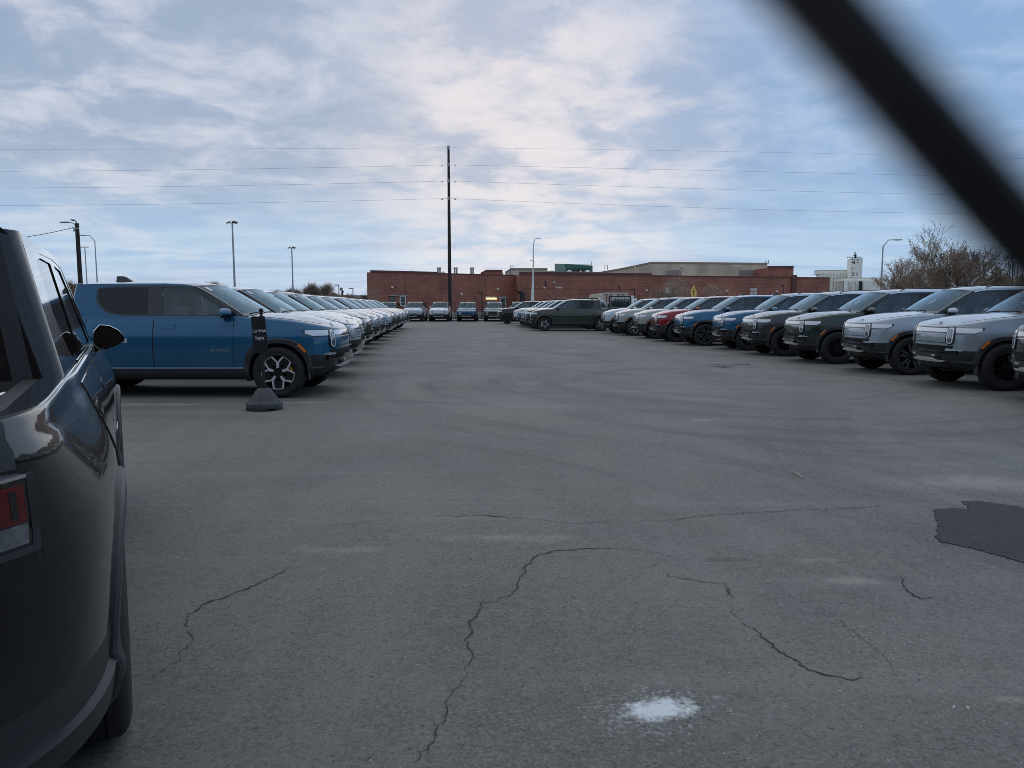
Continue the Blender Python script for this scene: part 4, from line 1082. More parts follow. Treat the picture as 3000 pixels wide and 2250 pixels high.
ub = W2.u(1905); W2.rect(mb, .05, ub, HW + .003, HW + .42, -.5, .05); W2.rect(mb, ub, W2.len, HW + .003, HW + .15, -.5, .05); bp(mb, 'coping', BR2)
def cnt(W, x0, y0, x1, y1, fr=None, mat=GLS, name='window', sill=True):
    f = MB(); W.px(f, x0, y0, x1, y1, .003, .06); fo = bp(f, name, fr or WT)
    g = MB(); dx, dy = (x1 - x0) * .13, (y1 - y0) * .07
    ym = y0 + (y1 - y0) * .62
    W.px(g, x0 + dx, y0 + dy, x1 - dx, ym - dy * .4, .062, .07); W.px(g, x0 + dx, ym + dy * .4, x1 - dx, y1 - dy, .062, .07)
    bp(g, 'pane', mat, fo)
    return fo
def lintel(W, x0, y0, x1, y1): m_ = MB(); W.px(m_, x0, y0, x1, y1, .003, .16); bp(m_, 'lintel', CONC)
cnt(W1, 1173, 868, 1191, 896); lintel(W1, 1170, 864, 1194, 867.5)
cnt(W1, 1464, 873, 1482, 901); lintel(W1, 1461, 869, 1485, 872.5)
def doorway(W, x0, y0, x1, y1, lit=False):
    m_ = MB(); W.px(m_, x0, y0, x1, y1, .003, .05); d = bp(m_, 'door', BR2)
    g = MB(); W.px(g, x0 + 2, y0 + 2, x1 - 2, y0 + 12, .052, .06); bp(g, 'door_glass', LIT if lit == 2 else GLS, d)
    lintel(W, x0 - 4, y0 - 5, x1 + 4, y0 - 1.5)
doorway(W1, 1143, 869, 1160, 925); doorway(W1, 1425, 874, 1451, 925)
m_ = MB(); W1.px(m_, 1424, 872.8, 1452, 877, .06, .35); bp(m_, 'lit_canopy_tube', LIT)
def wlight(W, x, y, s=2.4):
    m_ = MB(); W.px(m_, x - s, y - s * .7, x + s, y + s * .8, .003, .28); W.px(m_, x - s * .7, y - s * 1.2, x + s * .7, y - s * .75, .003, .2); bp(m_, 'wall_lamp', WT)
for x, y in ((1151, 842), (1352, 862), (1458, 847)): wlight(W1, x, y)
for x, y in ((1593, 843), (1890, 851), (2123, 853), (2268, 854), (1621, 828)): wlight(W2, x, y)
for x0, x1 in ((1626, 1635), (1637, 1646)): m_ = MB(); W2.px(m_, x0, 840, x1, 845, .003, .05); bp(m_, 'vent_panel', LOUV)
for cx, cy in ((1955, 852), (2202, 854)):
    for dx in (-5, 5):
        for dy in (-5, 5):
            m_ = MB(); W2.px(m_, cx + dx - 4.5, cy + dy - 4.5, cx + dx + 4.5, cy + dy + 4.5, .003, .05); bp(m_, 'glass_block', LOUV)
m_ = MB(); W2.px(m_, 2311, 806, 2323, 870, .003, .35); bp(m_, 'pilaster', BR2)
m_ = MB(); W2.px(m_, 1596, 826, 1597.5, 842, .003, .15); W2.px(m_, 1597.5, 826, 1601, 827, .003, .15); W2.px(m_, 1811, 836, 1812, 846, .003, .15); bp(m_, 'conduit', DK)
m_ = MB(); W2.px(m_, 1530, 845.5, 1850, 846.5, .003, .03); bp(m_, 'joint_band', BR2)
for x in (1190, 1297, 1424): m_ = MB(); W1.px(m_, x - .5, 812, x + .5, 925, .003, .02); bp(m_, 'control_joint', BR2)
# hood over the service door, roof gear
m_ = MB(); W2.px(m_, 1523, 857, 1533, 900, .01, .8); hv = [at(1512, 853, 101), at(1533, 853, 101.5), at(1533, 860, 101.5), at(1523, 862, 101.4)]
m_.add([tuple(p) for p in hv] + [tuple(p + Vector((0, .7, 0))) for p in hv], [(0, 1, 2, 3), (7, 6, 5, 4), (0, 4, 5, 1), (1, 5, 6, 2), (2, 6, 7, 3), (3, 7, 4, 0)]); bp(m_, 'flue_hood', DK)
def pbox(mb, x0, y0, x1, y1, Y, dep, mi=0):
    a, b = at(x0, y0, Y), at(x1, y1, Y); return mb.box(a.x, b.x, Y, Y + dep, b.z, a.z, mi)
for px in (1286, 1335, 1383):
    m_ = MB()
    for d in (-3, 3):
        a, b = at(px + d, 812, 112), at(px + d, 786, 112); m_.tube([a, b], .13, 10); m_.tube([b - Vector((0, 0, .05)), b + Vector((0, 0, .12))], .19, 10)
    o = m_.build('flue_pipe', pmat('pale_green_metal', (.25, .34, .32), .5, .2, var=.1) if px == 1286 else bpy.data.materials['pale_green_metal'], bld); o.location = -Vector(bld.location)
m_ = MB(); pbox(m_, 1204, 794, 1212, 806, 112, 1.); bp(m_, 'roof_unit', LOUV)
m_ = MB(); a = at(1298, 802, 112); m_.lathe([(.32, -.5), (.32, .25), (.2, .33), (0, .36)], 14, 'z', 0, False, tuple(a)); bp(m_, 'roof_fan', WT)
m_ = MB(); m_.tube([at(1237, 806, 112), at(1237, 796, 112)], .1, 8); bp(m_, 'roof_pipe', DK)

def upper(name, pts, Y, dep, mat, lab, cop=None, cat='building'):
    P3 = [at(x, y, Y) for x, y in pts]; base = [Vector((P3[-1].x, Y, 0)), Vector((P3[0].x, Y, 0))]
    poly = [(p.x, p.z) for p in base + P3]
    mb = MB().prism(poly, lambda a, b, o: Vector((a, Y - o, b)), -dep, 0)
    o = mb.build('wall', mat, None, 0); r = empty(name, (P3[0].x, Y, 0)); o.parent = r; o.location = -Vector(r.location)
    tag(r, lab, cat)
    if cop:
        c = MB()
        for a, b in zip(P3, P3[1:]):
            if abs(b.x - a.x) > .4: c.add([a + Vector((0, -.1, .0)), b + Vector((0, -.1, 0)), b + Vector((0, -.1, .3)), a + Vector((0, -.1, .3)), a + Vector((0, .6, .01)), b + Vector((0, .6, .01)), b + Vector((0, .6, .3)), a + Vector((0, .6, .3))], [(0, 1, 2, 3), (3, 2, 6, 7), (4, 7, 6, 5), (0, 4, 5, 1), (0, 3, 7, 4), (1, 5, 6, 2)])
        co = c.build('coping', cop, None, 0); co.parent = r; co.location = -Vector(r.location)
    return r
def sub(r, mb, n, mat, sm=0): o = mb.build(n, mat, None, sm); o.parent = r; o.location = -Vector(r.location); return o
hall = upper('beige_hall', [(1740, 806), (1758, 801), (1830, 788), (1908, 771.5), (2248, 774.5)], 142, 24, BE, 'tan block hall with a sloping parapet rising behind the brick building', BE2)
for x0, x1 in ((1951, 1996), (2163, 2207)):
    m_ = MB()
    a, b = at(x0, 789, 142), at(x1, 813, 142); m_.box(a.x, b.x, 141.93, 141.99, b.z, a.z); lv = sub(hall, m_, 'louvre', LOUV)
    m2 = MB()
    for k in range(8): z = b.z + (a.z - b.z) * (k + .5) / 8; m2.box(a.x + .1, b.x - .1, 141.86, 141.93, z - .10, z + .01)
    sub(hall, m2, 'slats', DK if 0 else BE2)
for x in (1998, 2166): m_ = MB(); pbox(m_, x - 3, 779, x + 3, 783, 141.7, .29); sub(hall, m_, 'wall_lamp', WT)
m_ = MB(); pbox(m_, 1859, 777, 1862, 812, 141.8, .2); sub(hall, m_, 'downpipe', pmat('cream_pipe', (.62, .56, .40), .5, var=.1))
m_ = MB()
for x in (2106, 2113): pbox(m_, x + 138, 762, x + 139, 774, 143, .3)
sub(hall, m_, 'mast', GALV)
low = upper('beige_block', [(1480, 800), (1498, 790), (1604, 790), (1604.5, 799), (1760, 801)], 146, 20, BE, 'low tan block with stepped top behind the left brick wing', BE2)
m_ = MB()
for x0 in (1495, 1772):
    Yq = 139; m_.tube([at(x0, 808, Yq), at(x0, 778, Yq), at(x0 + 8, 778, Yq), at(x0 + 8, 790, Yq)], .06, 6)
sub(low, m_, 'roof_ladder', DK)
up2 = upper('brick_penthouse', [(2251, 784), (2325, 784)], 134, 14, BR, 'square red brick penthouse at the right end of the tan hall', BR2)
up3 = upper('brick_penthouse', [(1408, 804), (1424, 795.5), (1472, 795.5)], 128, 9, BR, 'small red brick roof block left of the low tan block', BR2)
# teal cooling tower with skylight domes
r = empty('cooling_tower', (9, 150, 0)); tag(r, 'dark teal rooftop cooling tower with a black louvre opening', 'cooling tower')
a, b = at(1656, 779, 150), at(1736, 800, 150); a0 = at(1625, 775, 157)
m_ = MB(); m_.add([(a0.x, 157, 5), (a.x, 150, 5), (b.x, 150, 5), (b.x, 157, 5), (a0.x, 157, a0.z + .2), (a.x, 150, a.z + .4), (b.x, 150, a.z), (b.x, 157, a0.z)], [(0, 1, 5, 4), (1, 2, 6, 5), (2, 3, 7, 6), (4, 5, 6, 7), (3, 0, 4, 7)]); sub(r, m_, 'casing', TEAL)
m_ = MB(); pbox(m_, 1662, 787, 1727, 801, 149.9, .09); sub(r, m_, 'louvre', DK)
m_ = MB()
for k in range(6): x = a.x + .3 + k * .9; m_.tube([(x, 149.8, a.z), (x, 149.8, 5)], .05, 5)
m_.tube([(b.x - .2, 150.5, a.z), (b.x - .2, 150.5, a.z + .9)], .05, 5)
m_.tube([at(1641, 783, 149), at(1655, 797, 149)], .06, 5); sub(r, m_, 'frame', TEAL)
for i, (px, w) in enumerate(((1668, 10), (1701, 4), (1721, 10), (1617, 9))):
    m_ = MB(); c = at(px, 799.5, 147.5); rad = w / FPX * 147; m_.lathe([(rad, -.3), (rad, .0), (rad * .7, .25 + rad * .12), (rad * .25, .4 + rad * .25), (0, .42 + rad * .28)], 10, 'z', 0, False)
    o = m_.build('skylight_dome', WT, None, 40); o.location = c
    tag(o, ('white skylight dome at the left foot of the teal tower', 'tiny white skylight dome between two larger ones', 'white skylight dome at the right foot of the teal tower', 'white skylight dome on the tan roof left of the teal tower')[i], 'skylight', 'skylight domes')

# grain elevator far away
r = empty('grain_elevator', (130, 300, 0)); tag(r, 'white concrete grain elevator with a tall windowed head tower, far right', 'grain elevator')
Y = 300
def silo_row(x0, x1, py, n, Yq):
    m_ = MB(); a, b = at(x0, py, Yq), at(x1, py, Yq); w = (b.x - a.x) / n
    for k in range(n): m_.lathe([(w * .52, 0), (w * .52, a.z), (0, a.z)], 16, 'z', 0, False, (a.x + w * (k + .5), Yq, 0))
    return m_
sub(r, silo_row(2392, 2482, 799, 9, Y), 'silos', ELEV, 40); sub(r, silo_row(2474, 2590, 822, 11, Y - 12), 'low_silos', ELEV, 40)
m_ = MB(); pbox(m_, 2402, 792, 2482, 799.2, Y + .8, 6); pbox(m_, 2474, 814, 2600, 822.2, Y - 11.2, 8); sub(r, m_, 'gallery', ELEV)
m_ = MB(); pbox(m_, 2402, 791, 2482, 792.2, Y + .6, 6.4); pbox(m_, 2474, 813.2, 2600, 814.4, Y - 11.4, 8.4); pbox(m_, 2388, 803, 2402, 804, Y - 1, 2); sub(r, m_, 'gallery_roof', CONC)
a, b = at(2493, 756, Y - 8), at(2524, 830, Y - 8); bx = at(2483, 756, Y).x
m_ = MB(); m_.add([(a.x, Y - 8, 0), (b.x, Y - 8, 0), (b.x + 2.2, Y, 0), (bx, Y, 0), (a.x, Y - 8, a.z), (b.x, Y - 8, a.z), (b.x + 2.2, Y, a.z), (bx, Y, a.z)], [(0, 1, 5, 4), (1, 2, 6, 5), (2, 3, 7, 6), (3, 0, 4, 7), (4, 5, 6, 7)]); sub(r, m_, 'head_tower', ELEV)
m_ = MB()
for x, y in ((2497, 761), (2504, 761), (2513, 761), (2504, 769), (2513, 768), (2497, 768), (2497, 786), (2502, 800), (2511, 800), (2502, 806), (2511, 806), (2497, 800), (2497, 807), (2496, 819)): pbox(m_, x - 1.4, y - 1.5, x + 1.4, y + 1.5, Y - 8.1, .06)
pbox(m_, 2500, 766, 2505, 772, Y - 8.12, .05); sub(r, m_, 'window', DK)
m_ = MB()
for k in range(9): x = 2483 + k * 5; m_.tube([at(x, 756, Y - 7.8), at(x, 752.5, Y - 7.8)], .12, 4)
m_.tube([at(2483, 753, Y - 7.8), at(2524, 753, Y - 7.8)], .12, 4); m_.tube([at(2505, 756, Y), at(2505, 738, Y)], .22, 5); m_.tube([at(2508, 756, Y), at(2508, 745, Y)], .2, 5); pbox(m_, 2501, 748, 2506, 750, Y, .5); sub(r, m_, 'roof_railing', DK)
m_ = MB()
for x in (2519, 2524): m_.tube([at(x, 824, Y - 14), at(x, 858, Y - 14)], .35, 6); pbox(m_, x - 3, 848, x + 2, 855, Y - 14.3, .3)
sub(r, m_, 'loading_spout', DK)
# lattice masts
for i, (px, top) in enumerate(((2948, 745), (2963, 740))):
    r = empty('lattice_tower', at(px, 897, 170)); r.location.z = 0
    m_ = MB(); hz = at(px, top, 170).z; w = .75
    for sx in (-1, 1):
        for sy in (-1, 1): m_.tube([(sx * w, sy * w, 0), (sx * w * .55, sy * w * .55, hz)], .07, 4)
    k = 0; z = 0
    while z < hz:
        q = w * (1 - .45 * z / hz)
        for sy in (-1, 1): m_.tube([(-q * (1 if k % 2 else -1), sy * q, z), (q * (1 if k % 2 else -1), sy * q, min(hz, z + 1.2))], .05, 3)
        z += 1.2; k += 1
    m_.box(-w * 1.4, w * 1.4, -.1, .1, hz - .9, hz - .7); o = m_.build('lattice', DK, r)
    tag(r, ('left of two thin steel lattice masts at far right under the fence wire', 'right, slightly taller of two thin steel lattice masts at far right')[i], 'lattice mast', 'lattice masts at far right')

# ---------------------------------------------------------------- poles, wires, lamps
WOOD = pmat('creosote_wood', (.030, .024, .020), .85, var=.4, scale=3, bump=.3, bscale=20)
p0 = at(1318, 897, 84); r = empty('utility_pole', (p0.x, 84, 0)); tag(r, 'very tall dark utility pole with four wire levels, centre of the scene', 'utility pole')
ht = at(1318, 427, 84).z
MB().tube([(0, 0, 0), (0, 0, ht * .5), (0, 0, ht)], [.245, .18, .125], 14).build('pole', WOOD, r)
wy = [434, 484, 531, 582]
for i, y in enumerate(wy):
    z = at(1318, y, 84).z; m_ = MB(); m_.box(-.17, .17, -.16, -.12, z - .06, z + .06, bev=.01); m_.lathe([(.06, -.2), (.09, -.1), (.05, 0), (.09, .1), (.04, .2)], 10, 'z', 0, False, (0, -.22, z)); m_.build('insulator', GALV, r)
wl = [439, 503, 552, 603]; wr = [463, 519, 573, 628]
for i, y in enumerate(wy):
    z = at(1318, y, 84).z; zl = at(0, wl[i], 84).z; zrr = at(2850, wr[i], 84 + 8).z
    for sgn, xe, ze, Ye, nm in ((-1, -58.6, zl, 84, 'left'), (1, 57.8, zrr, 92, 'right')):
        xa = p0.x; span = abs(xe - xa); L2 = 118.; t = span / L2; S = (z - ze) / (4 * t * (1 - t)); pts = []
        for k in range(25):
            q = k / 24; pts.append((xa + sgn * L2 * q, 83.78 + (Ye - 84) * q * L2 / span, z - 4 * S * q * (1 - q)))
        w = MB().tube(pts, (.0095 if i else .007), 5).build('power_line', DK, None)
        tag(w, ('topmost', 'second from top', 'third from top', 'lowest')[i] + ' overhead wire running ' + nm + ' from the tall utility pole', 'power line', 'overhead wires')
        if i:
            m_ = MB()
            for k in (0, 1):
                xx = p0.x + sgn * (.66 + k * .12); m_.tube([(xx, 83.78, z - .02), (xx - .08, 83.78, z - .14), (xx + .08, 83.78, z - .10)], .03, 5)
            m_.build('vibration_damper', DK, w)

def lamp_head(mb, p, d, s=1., mi=0):
    """flat cobra head pointing along d"""
    d = Vector(d).normalized(); u = Vector((-d.y, d.x, 0)); vs = []
    prof = [(0, .05, .03, .04), (.15, .09, .06, .05), (.45, .16, .07, .07), (.75, .13, .05, .06), (.85, .03, .02, .03)]
    for t, w, a, b in prof:
        c = Vector(p) + d * t * s
        for q in range(8):
            an = 2 * PI * q / 8; vs.append(c + u * math.cos(an) * w * s + Vector((0, 0, (a if math.sin(an) > 0 else b) * math.sin(an) * s)))
    mb.add(vs, [(i * 8 + k, i * 8 + (k + 1) % 8, (i + 1) * 8 + (k + 1) % 8, (i + 1) * 8 + k) for i in range(4) for k in range(8)] + [tuple(range(8)), tuple(range(32, 40))])
    return mb
def pole_lamp(px, py, Y, r0, r1, mat, lab, name='street_lamp', cat='street lamp', group=None, heads=(), knee=None):
    p = at(px, 897, Y); r = empty(name, (p.x, Y, 0)); tag(r, lab, cat, group); h = at(px, py, Y).z
    MB().tube([(0, 0, 0), (0, 0, h)], [r0, r1], 12).build('pole', mat, r)
    return r, h
def cobra(px, py, Y, dirx, arm_px, rise_px, mat, lab, r0=.10, r1=.055, group='cobra street lamps', hs=1.):
    r, h = pole_lamp(px, py, Y, r0, r1, mat, lab, group=group)
    ax, rz_ = arm_px / FPX * Y, rise_px / FPX * Y
    MB().tube([(0, 0, h - .02), (dirx * ax * .35, 0, h + rz_ * .55), (dirx * ax * .62, 0, h + rz_ * .96), (dirx * ax, 0, h + rz_)], [r1, r1 * .85, r1 * .8, r1 * .7], 8).build('arm', mat, r)
    lamp_head(MB(), (dirx * ax, 0, h + rz_), (dirx, -.1, 0), hs).build('lamp_head', GALV, r, 60)
    return r
# dark wooden pole with two lamps, left
r, h = pole_lamp(240, 654, 45, .15, .11, WOOD, 'dark wooden lamp pole with two heads behind the near black pickup', group=None)
m_ = MB(); m_.tube([(-.05, 0, h - .15), (-.20, 0, h + .0), (-.42, 0, h + .06)], .028, 8); m_.build('arm', GALV, r)
lamp_head(MB(), (-.40, 0, h + .06), (-1, 0, 0), .75).build('lamp_head', GALV, r, 60)
MB().tube([(.03, 0, h - .1), (.10, -.2, h + .06), (.17, -.5, h + .10)], .028, 8).build('arm', GALV, r)
lamp_head(MB(), (.17, -.5, h + .09), (.35, -1, 0), .8).build('lamp_head', GALV, r, 60)
m_ = MB(); m_.box(-.16, .16, -.14, -.1, h - .35, h - .28); m_.lathe([(.03, -.08), (.05, 0), (.03, .08)], 8, 'z', 0, False, (-.2, 0, h - .42)); m_.build('bracket', GALV, r)
px_ = r.location.x; pts = []
for k in range(15): q = k / 14; pts.append((px_ - .2 - 6 * q, 45, h - .25 - .78 * (1 - (1 - q) ** 1.9)))
tag(MB().tube(pts, .018, 5).build('service_cable', DK, None), 'sagging twisted cable leaving the dark wooden lamp pole to the left', 'cable')
cobra(289, 706, 92, -1, 22, 16, GALV, 'grey bent arm street lamp right beside the dark wooden lamp pole')
r, h = pole_lamp(259, 724, 115, .09, .07, GALV, 'small distant double headed lamp seen just right of the dark wooden pole', group='area light poles')
for d in ((-1, -.4, 0), (1, -.4, 0)): lamp_head(MB(), (0, 0, h), d, 1.0).build('lamp_head', DK, r, 60)
for px, py, Y, lab in ((690, 652, 72, 'taller floodlight pole above the silver and white roofs of the left row'), (860, 726, 100, 'shorter floodlight pole standing before the round bare trees at left')):
    r, h = pole_lamp(px, py, Y, .12, .075, GALV, lab, 'floodlight_pole', 'floodlight pole', 'area light poles')
    for sgn in (-1, 1):
        m_ = MB(); T = Matrix.Translation((sgn * .30, -.1, h + .02)) @ Matrix.Rotation(R(18 * sgn), 4, 'Y') @ Matrix.Rotation(R(18), 4, 'X')
        m_.box(-.21, .21, -.18, .18, -.07, .07, 0, T, .02); m_.build('floodlight', DK if sgn > 0 else GALV, r)
    MB().tube([(-.30, 0, h - .05), (.30, 0, h - .05)], .03, 8).build('crossarm', GALV, r)
for px, py, Y, lab in ((994, 836, 120, 'short box headed lot lamp beside the small white and black sign'), (1035, 846, 128, 'short box headed lot lamp left of the brick building corner')):
    r, h = pole_lamp(px, py, Y, .10, .08, GALV, lab, 'lot_lamp', 'lamp', 'box headed lot lamps')
    m_ = MB(); m_.box(-.70, .06, -.15, .15, h - .02, h + .14, bev=.02); m_.build('lamp_head', GALV, r)
p = at(1000, 848, 122); r = empty('pole_sign', (p.x, 122, 0)); tag(r, 'small white sign with a black square panel, by a short lot lamp', 'sign')
MB().tube([(0, .1, 0), (0, .1, p.z)], .05, 8).build('post', GALV, r); MB().box(-.22, .22, -.04, .04, p.z - .25, p.z + .30).build('panel', WT, r); MB().box(-.21, .21, -.06, -.042, p.z - .02, p.z + .29).build('panel_face', DK, r)
MB().box(-.07, .07, -.066, -.061, p.z + .09, p.z + .18).build('emblem', WT, r)
cobra(2578, 722, 62, 1, 24, 19, GALV, 'grey bent arm street lamp right of the white grain elevator', r0=.09, r1=.05)
r = cobra(1562, 716, 82, 1, 6, 16, WT, 'tall white street lamp before the brick building, hooked arm at the top', r0=.13, r1=.06, group=None, hs=.7)
p = at(1556, 897, 78); r = empty('lot_lamp', (p.x, 78, 0)); tag(r, 'shorter white leaning pole close beside the tall white street lamp', 'lamp')
h = at(1560, 764, 78).z; dx = (1561 - 1554) / FPX * 78
MB().tube([(0, 0, 0), (dx, 0, h)], [.12, .08], 10).build('pole', WT, r); lamp_head(MB(), (dx - .1, 0, h + .05), (-1, -1, 0), .6).build('lamp_head', GALV, r, 60)
for px, y0, Y, lab, sg in ((1412, 855, 80, 'black lamp post before the brick wall between blue and green parked cars', -1), (1858, 846, 92, 'thin black lamp post against the brick wall above the flatbed trucks', -1), (2293, 835, 100, 'thin black lamp post near the right end of the brick wall', -1), (2487, 828, 140, 'thin black lamp post in front of the grain elevator', -1)):
    r, h = pole_lamp(px, y0, Y, .075, .06, DK, lab, 'lot_lamp', 'lamp', 'black lot lamps')
    m_ = MB(); m_.box(-.50, .07, -.1, .1, h - .14, h - .03, bev=.02); m_.build('lamp_head', DK, r)

# ---------------------------------------------------------------- back fence and kerb wall
r = empty('boundary_fence', (0, 79, 0)); tag(r, 'thin black chain link boundary fence behind the far row of cars', 'fence')
xs_ = [(1090, 1245, 1337, 1411, 1500, 1590, 1680, 1770, 1860)]
hz = at(1300, 884.5, 79).z
m_ = MB()
for q in range(-9, 9): m_.tube([(-9.4 + q * 3.3, 0, 0), (-9.4 + q * 3.3, 0, hz)], .04, 6)
m_.build('fence_posts', DK, r)
m_ = MB(); m_.tube([(-40, 0, hz), (24, 0, hz)], .022, 5); m_.tube([(-40, 0, .9), (24, 0, .9)], .012, 5); m_.build('fence_rail', DK, r)
m_ = MB()
x = -39.0
while x < 23:
    m_.tube([(x, .01, .1), (x + 1.1, .01, hz)], .0035, 3, 0, False); m_.tube([(x + 1.1, .02, .1), (x, .02, hz)], .0035, 3, 0, False); x += .16
m_.build('fence_fabric', DK, r, 0, False)
tag(MB().box(-40, 24, 80.2, 80.7, 0, .8, bev=.03).build('retaining_wall', CONC, None), 'low pale concrete wall behind the boundary fence', 'wall')
tag(MB().box(-60, 60, 76.4, 80.1, -.02, .10, bev=.02).build('kerb', CONC, None), kind='structure')
gm = pmat('dry_grass', (.17, .14, .09), .9, var=.4, scale=3)
m_ = MB(); rnd = random.Random(8)
for k in range(1500):
    x, y = rnd.uniform(-28, 8), rnd.uniform(79.1, 80.1); a = rnd.uniform(0, 6.28); h = rnd.uniform(.12, .55); w = .02
    m_.add([(x - w, y, .08), (x + w, y, .08), (x + .15 * math.cos(a), y + .15 * math.sin(a), .08 + h)], [(0, 1, 2)])
tag(m_.build('dry_grass', gm, None, 0, False), kind='stuff')
# far yard wall left of the building
for x0, x1, y0, Y, lab in ((1000, 1075, 865, 112, 'long tan plank fence left of the brick building'), ):
    a, b = at(x0 - 500, y0, Y), at(x1, y0, Y); m_ = MB(); x = a.x
    while x < b.x: m_.box(x, x + .13, Y, Y + .03, 0, a.z + (.02 if int(x * 7) % 2 else 0)); x += .15
    tag(m_.build('plank_fence', pmat('weathered_planks', (.22, .17, .10), .85, var=.3), None, 0), lab, 'fence')
m_ = MB(); a, b = at(1062, 866, 105), at(1081, 900, 105); m_.box(a.x, b.x, 105, 107, 0, a.z); tag(m_.build('storage_shed', pmat('brown_siding', (.08, .06, .05), .8, var=.2), None, 0), 'dark brown shed at the left corner of the brick building', 'shed')

# ---------------------------------------------------------------- container and flatbed trucks, sign
ctp = pmat('cream_container', (.56, .53, .43), .55, var=.12, scale=2)
a, b = at(1766, 858, 76), at(1837, 897, 76); q = at(1727, 862, 88)
r = empty('shipping_container', (a.x, 76, 0)); tag(r, 'cream shipping container behind the white flatbed trucks', 'container')
m_ = MB(); X0, X1, Z = a.x, b.x, a.z; d = Vector((q.x - X0, 12))
def cv(x, y, z): return (x - a.x, y - 76, z)
m_.add([cv(X0, 76, .3), cv(X1, 76, .3), cv(X1 + d.x, 88, .3), cv(X0 + d.x, 88, .3), cv(X0, 76, Z), cv(X1, 76, Z), cv(X1 + d.x, 88, Z), cv(X0 + d.x, 88, Z)], [(0, 1, 5, 4), (1, 2, 6, 5), (2, 3, 7, 6), (3, 0, 4, 7), (4, 5, 6, 7), (0, 3, 2, 1)]); m_.build('box', ctp, r, 0)
m_ = MB()
for x in (0, (X1 - X0) / 2, X1 - X0): m_.box(x - .06, x + .06, -.06, -.002, .3, Z + .01)
m_.box(-.06, X1 - X0 + .06, -.065, -.003, Z - .14, Z + .02); m_.box(-.06, X1 - X0 + .06, -.065, -.003, .28, .42); m_.build('corner_frame', ctp, r)
m_ = MB()
for f in (.16, .34, .64, .82): m_.tube([((X1 - X0) * f, -.08, .4), ((X1 - X0) * f, -.08, Z - .12)], .025, 6); m_.box((X1 - X0) * f - .06, (X1 - X0) * f + .06, -.11, -.06, Z - .25, Z - .16)
m_.build('lock_bar', DK, r)
m_ = MB(); m_.box(.22, .95, -.012, -.004, Z - .85, Z - .45); m_.build('notice', pmat('faded_red_print', (.52, .30, .27), .6, var=.3, scale=14), r)
m_ = MB(); m_.lathe([(.16, -.012), (.16, -.004)], 16, 'y', 0, False, (1.62, 0, Z - .7)); m_.lathe([(.11, -.016), (.08, -.016)], 16, 'y', 0, False, (1.62, 0, Z - .7)); m_.build('emblem', pmat('faded_blue_print', (.30, .36, .42), .6, var=.2), r)
m_ = MB()
for k in range(22):
    f = (k + .5) / 22; x, y = d.x * f, 12 * f; m_.box(x - .05, x + .02, y - .12, y + .12, .5, Z - .15)
m_.build('corrugation', ctp, r)
def flatbed(px, Y, top, lab, hd=0):
    p = at(px, 897, Y); r = empty('flatbed_truck', (p.x, Y, 0), R(hd)); tag(r, lab, 'truck', 'white flatbed trucks')
    zt = at(px, top, Y).z
    ca = MB(); w = 1.0
    pr = [(-2.2, .75), (-2.25, 1.2), (-1.0, 1.32), (-.35, zt - .28), (.85, zt - .26), (.95, .75)]
    ca.prism(pr, lambda a_, b_, o: Vector((a_, o, b_)), -w, w); ca.build('cab', pmat('fleet_white', (.72, .73, .73), .3, coat=.7, var=.05) if 'fleet_white' not in bpy.data.materials else bpy.data.materials['fleet_white'], r)
    for sg in (-1, 1):
        m_ = MB().prism([(-.90, 1.36), (-.30, zt - .40), (.30, zt - .38), (.30, 1.36)], lambda a_, b_, o: Vector((a_, sg * (w + o), b_)), .002, .012); m_.build('side_window', GLS, r)
        m_ = MB(); m_.tube([(-.85, sg * 1.0, 1.45), (-.9, sg * 1.22, 1.5)], .03, 6); m_.box(-.98, -.86, sg * 1.30 - .13, sg * 1.30 + .13, 1.38, 1.72, bev=.03); m_.build('door_mirror', DK, r)
        for xw in (-1.7, 2.1):
            MB().lathe([(.25, -.12), (.40, -.12), (.42, 0), (.40, .12), (.25, .12)], 24, 'y', 0, True, (xw, sg * .92, .42)).build('wheel', M['tyre'], r)
    m_ = MB().prism([(-.98, 1.38), (-.36, zt - .36), (-.34, zt - .36), (-.96, 1.38)], lambda a_, b_, o: Vector((a_ - .05, o, b_ + .02)), -.88, .88); m_.build('windscreen', GLS, r)
    m_ = MB()
    for y in (-.92, .92): m_.box(1.02, 1.12, y - .05, y + .05, .9, zt - .1)
    for z in (1.3, zt - .12): m_.box(1.02, 1.12, -.95, .95, z - .05, z + .05)
    for y in lin(-.8, .8, 9): m_.box(1.05, 1.08, y - .012, y + .012, 1.3, zt - .1)
    m_.build('headache_rack', DK, r)
    m_ = MB(); m_.box(.955, .962, -.8, .8, 1.42, zt - .36); m_.build('rear_window', GLS, r)
    m_ = MB(); m_.box(.10, .42, -.95, .95, zt - .20, zt - .05, bev=.03); m_.build('light_bar', WT, r)
    m_ = MB()
    for y in (-.6, .6): m_.lathe([(.09, 0), (.09, .06), (0, .07)], 12, 'z', 0, False, (1.07, y, zt - .45))
    m_.build('work_lamp', M['lamp'], r)
    m_ = MB(); m_.box(1.15, 3.4, -1.05, 1.05, .80, .95, bev=.02); m_.box(1.2, 1.6, -1.0, 1.0, .96, 1.35, bev=.03); m_.build('flatbed', DK, r)
    m_ = MB(); m_.box(-2.6, -2.2, -.95, .95, .45, .75, bev=.05); m_.build('front_bumper', DK, r)
    return r
flatbed(1828, 63, 865, 'white flatbed truck nearest the camera with a black rear rack and white roof light bar', -118)
flatbed(1735, 68, 871, 'second white flatbed truck behind the olive pickup cab, white roof bar showing', -118)
flatbed(1662, 74, 874, 'third white flatbed truck, only its white roof bar showing above the row of windscreens', -118)
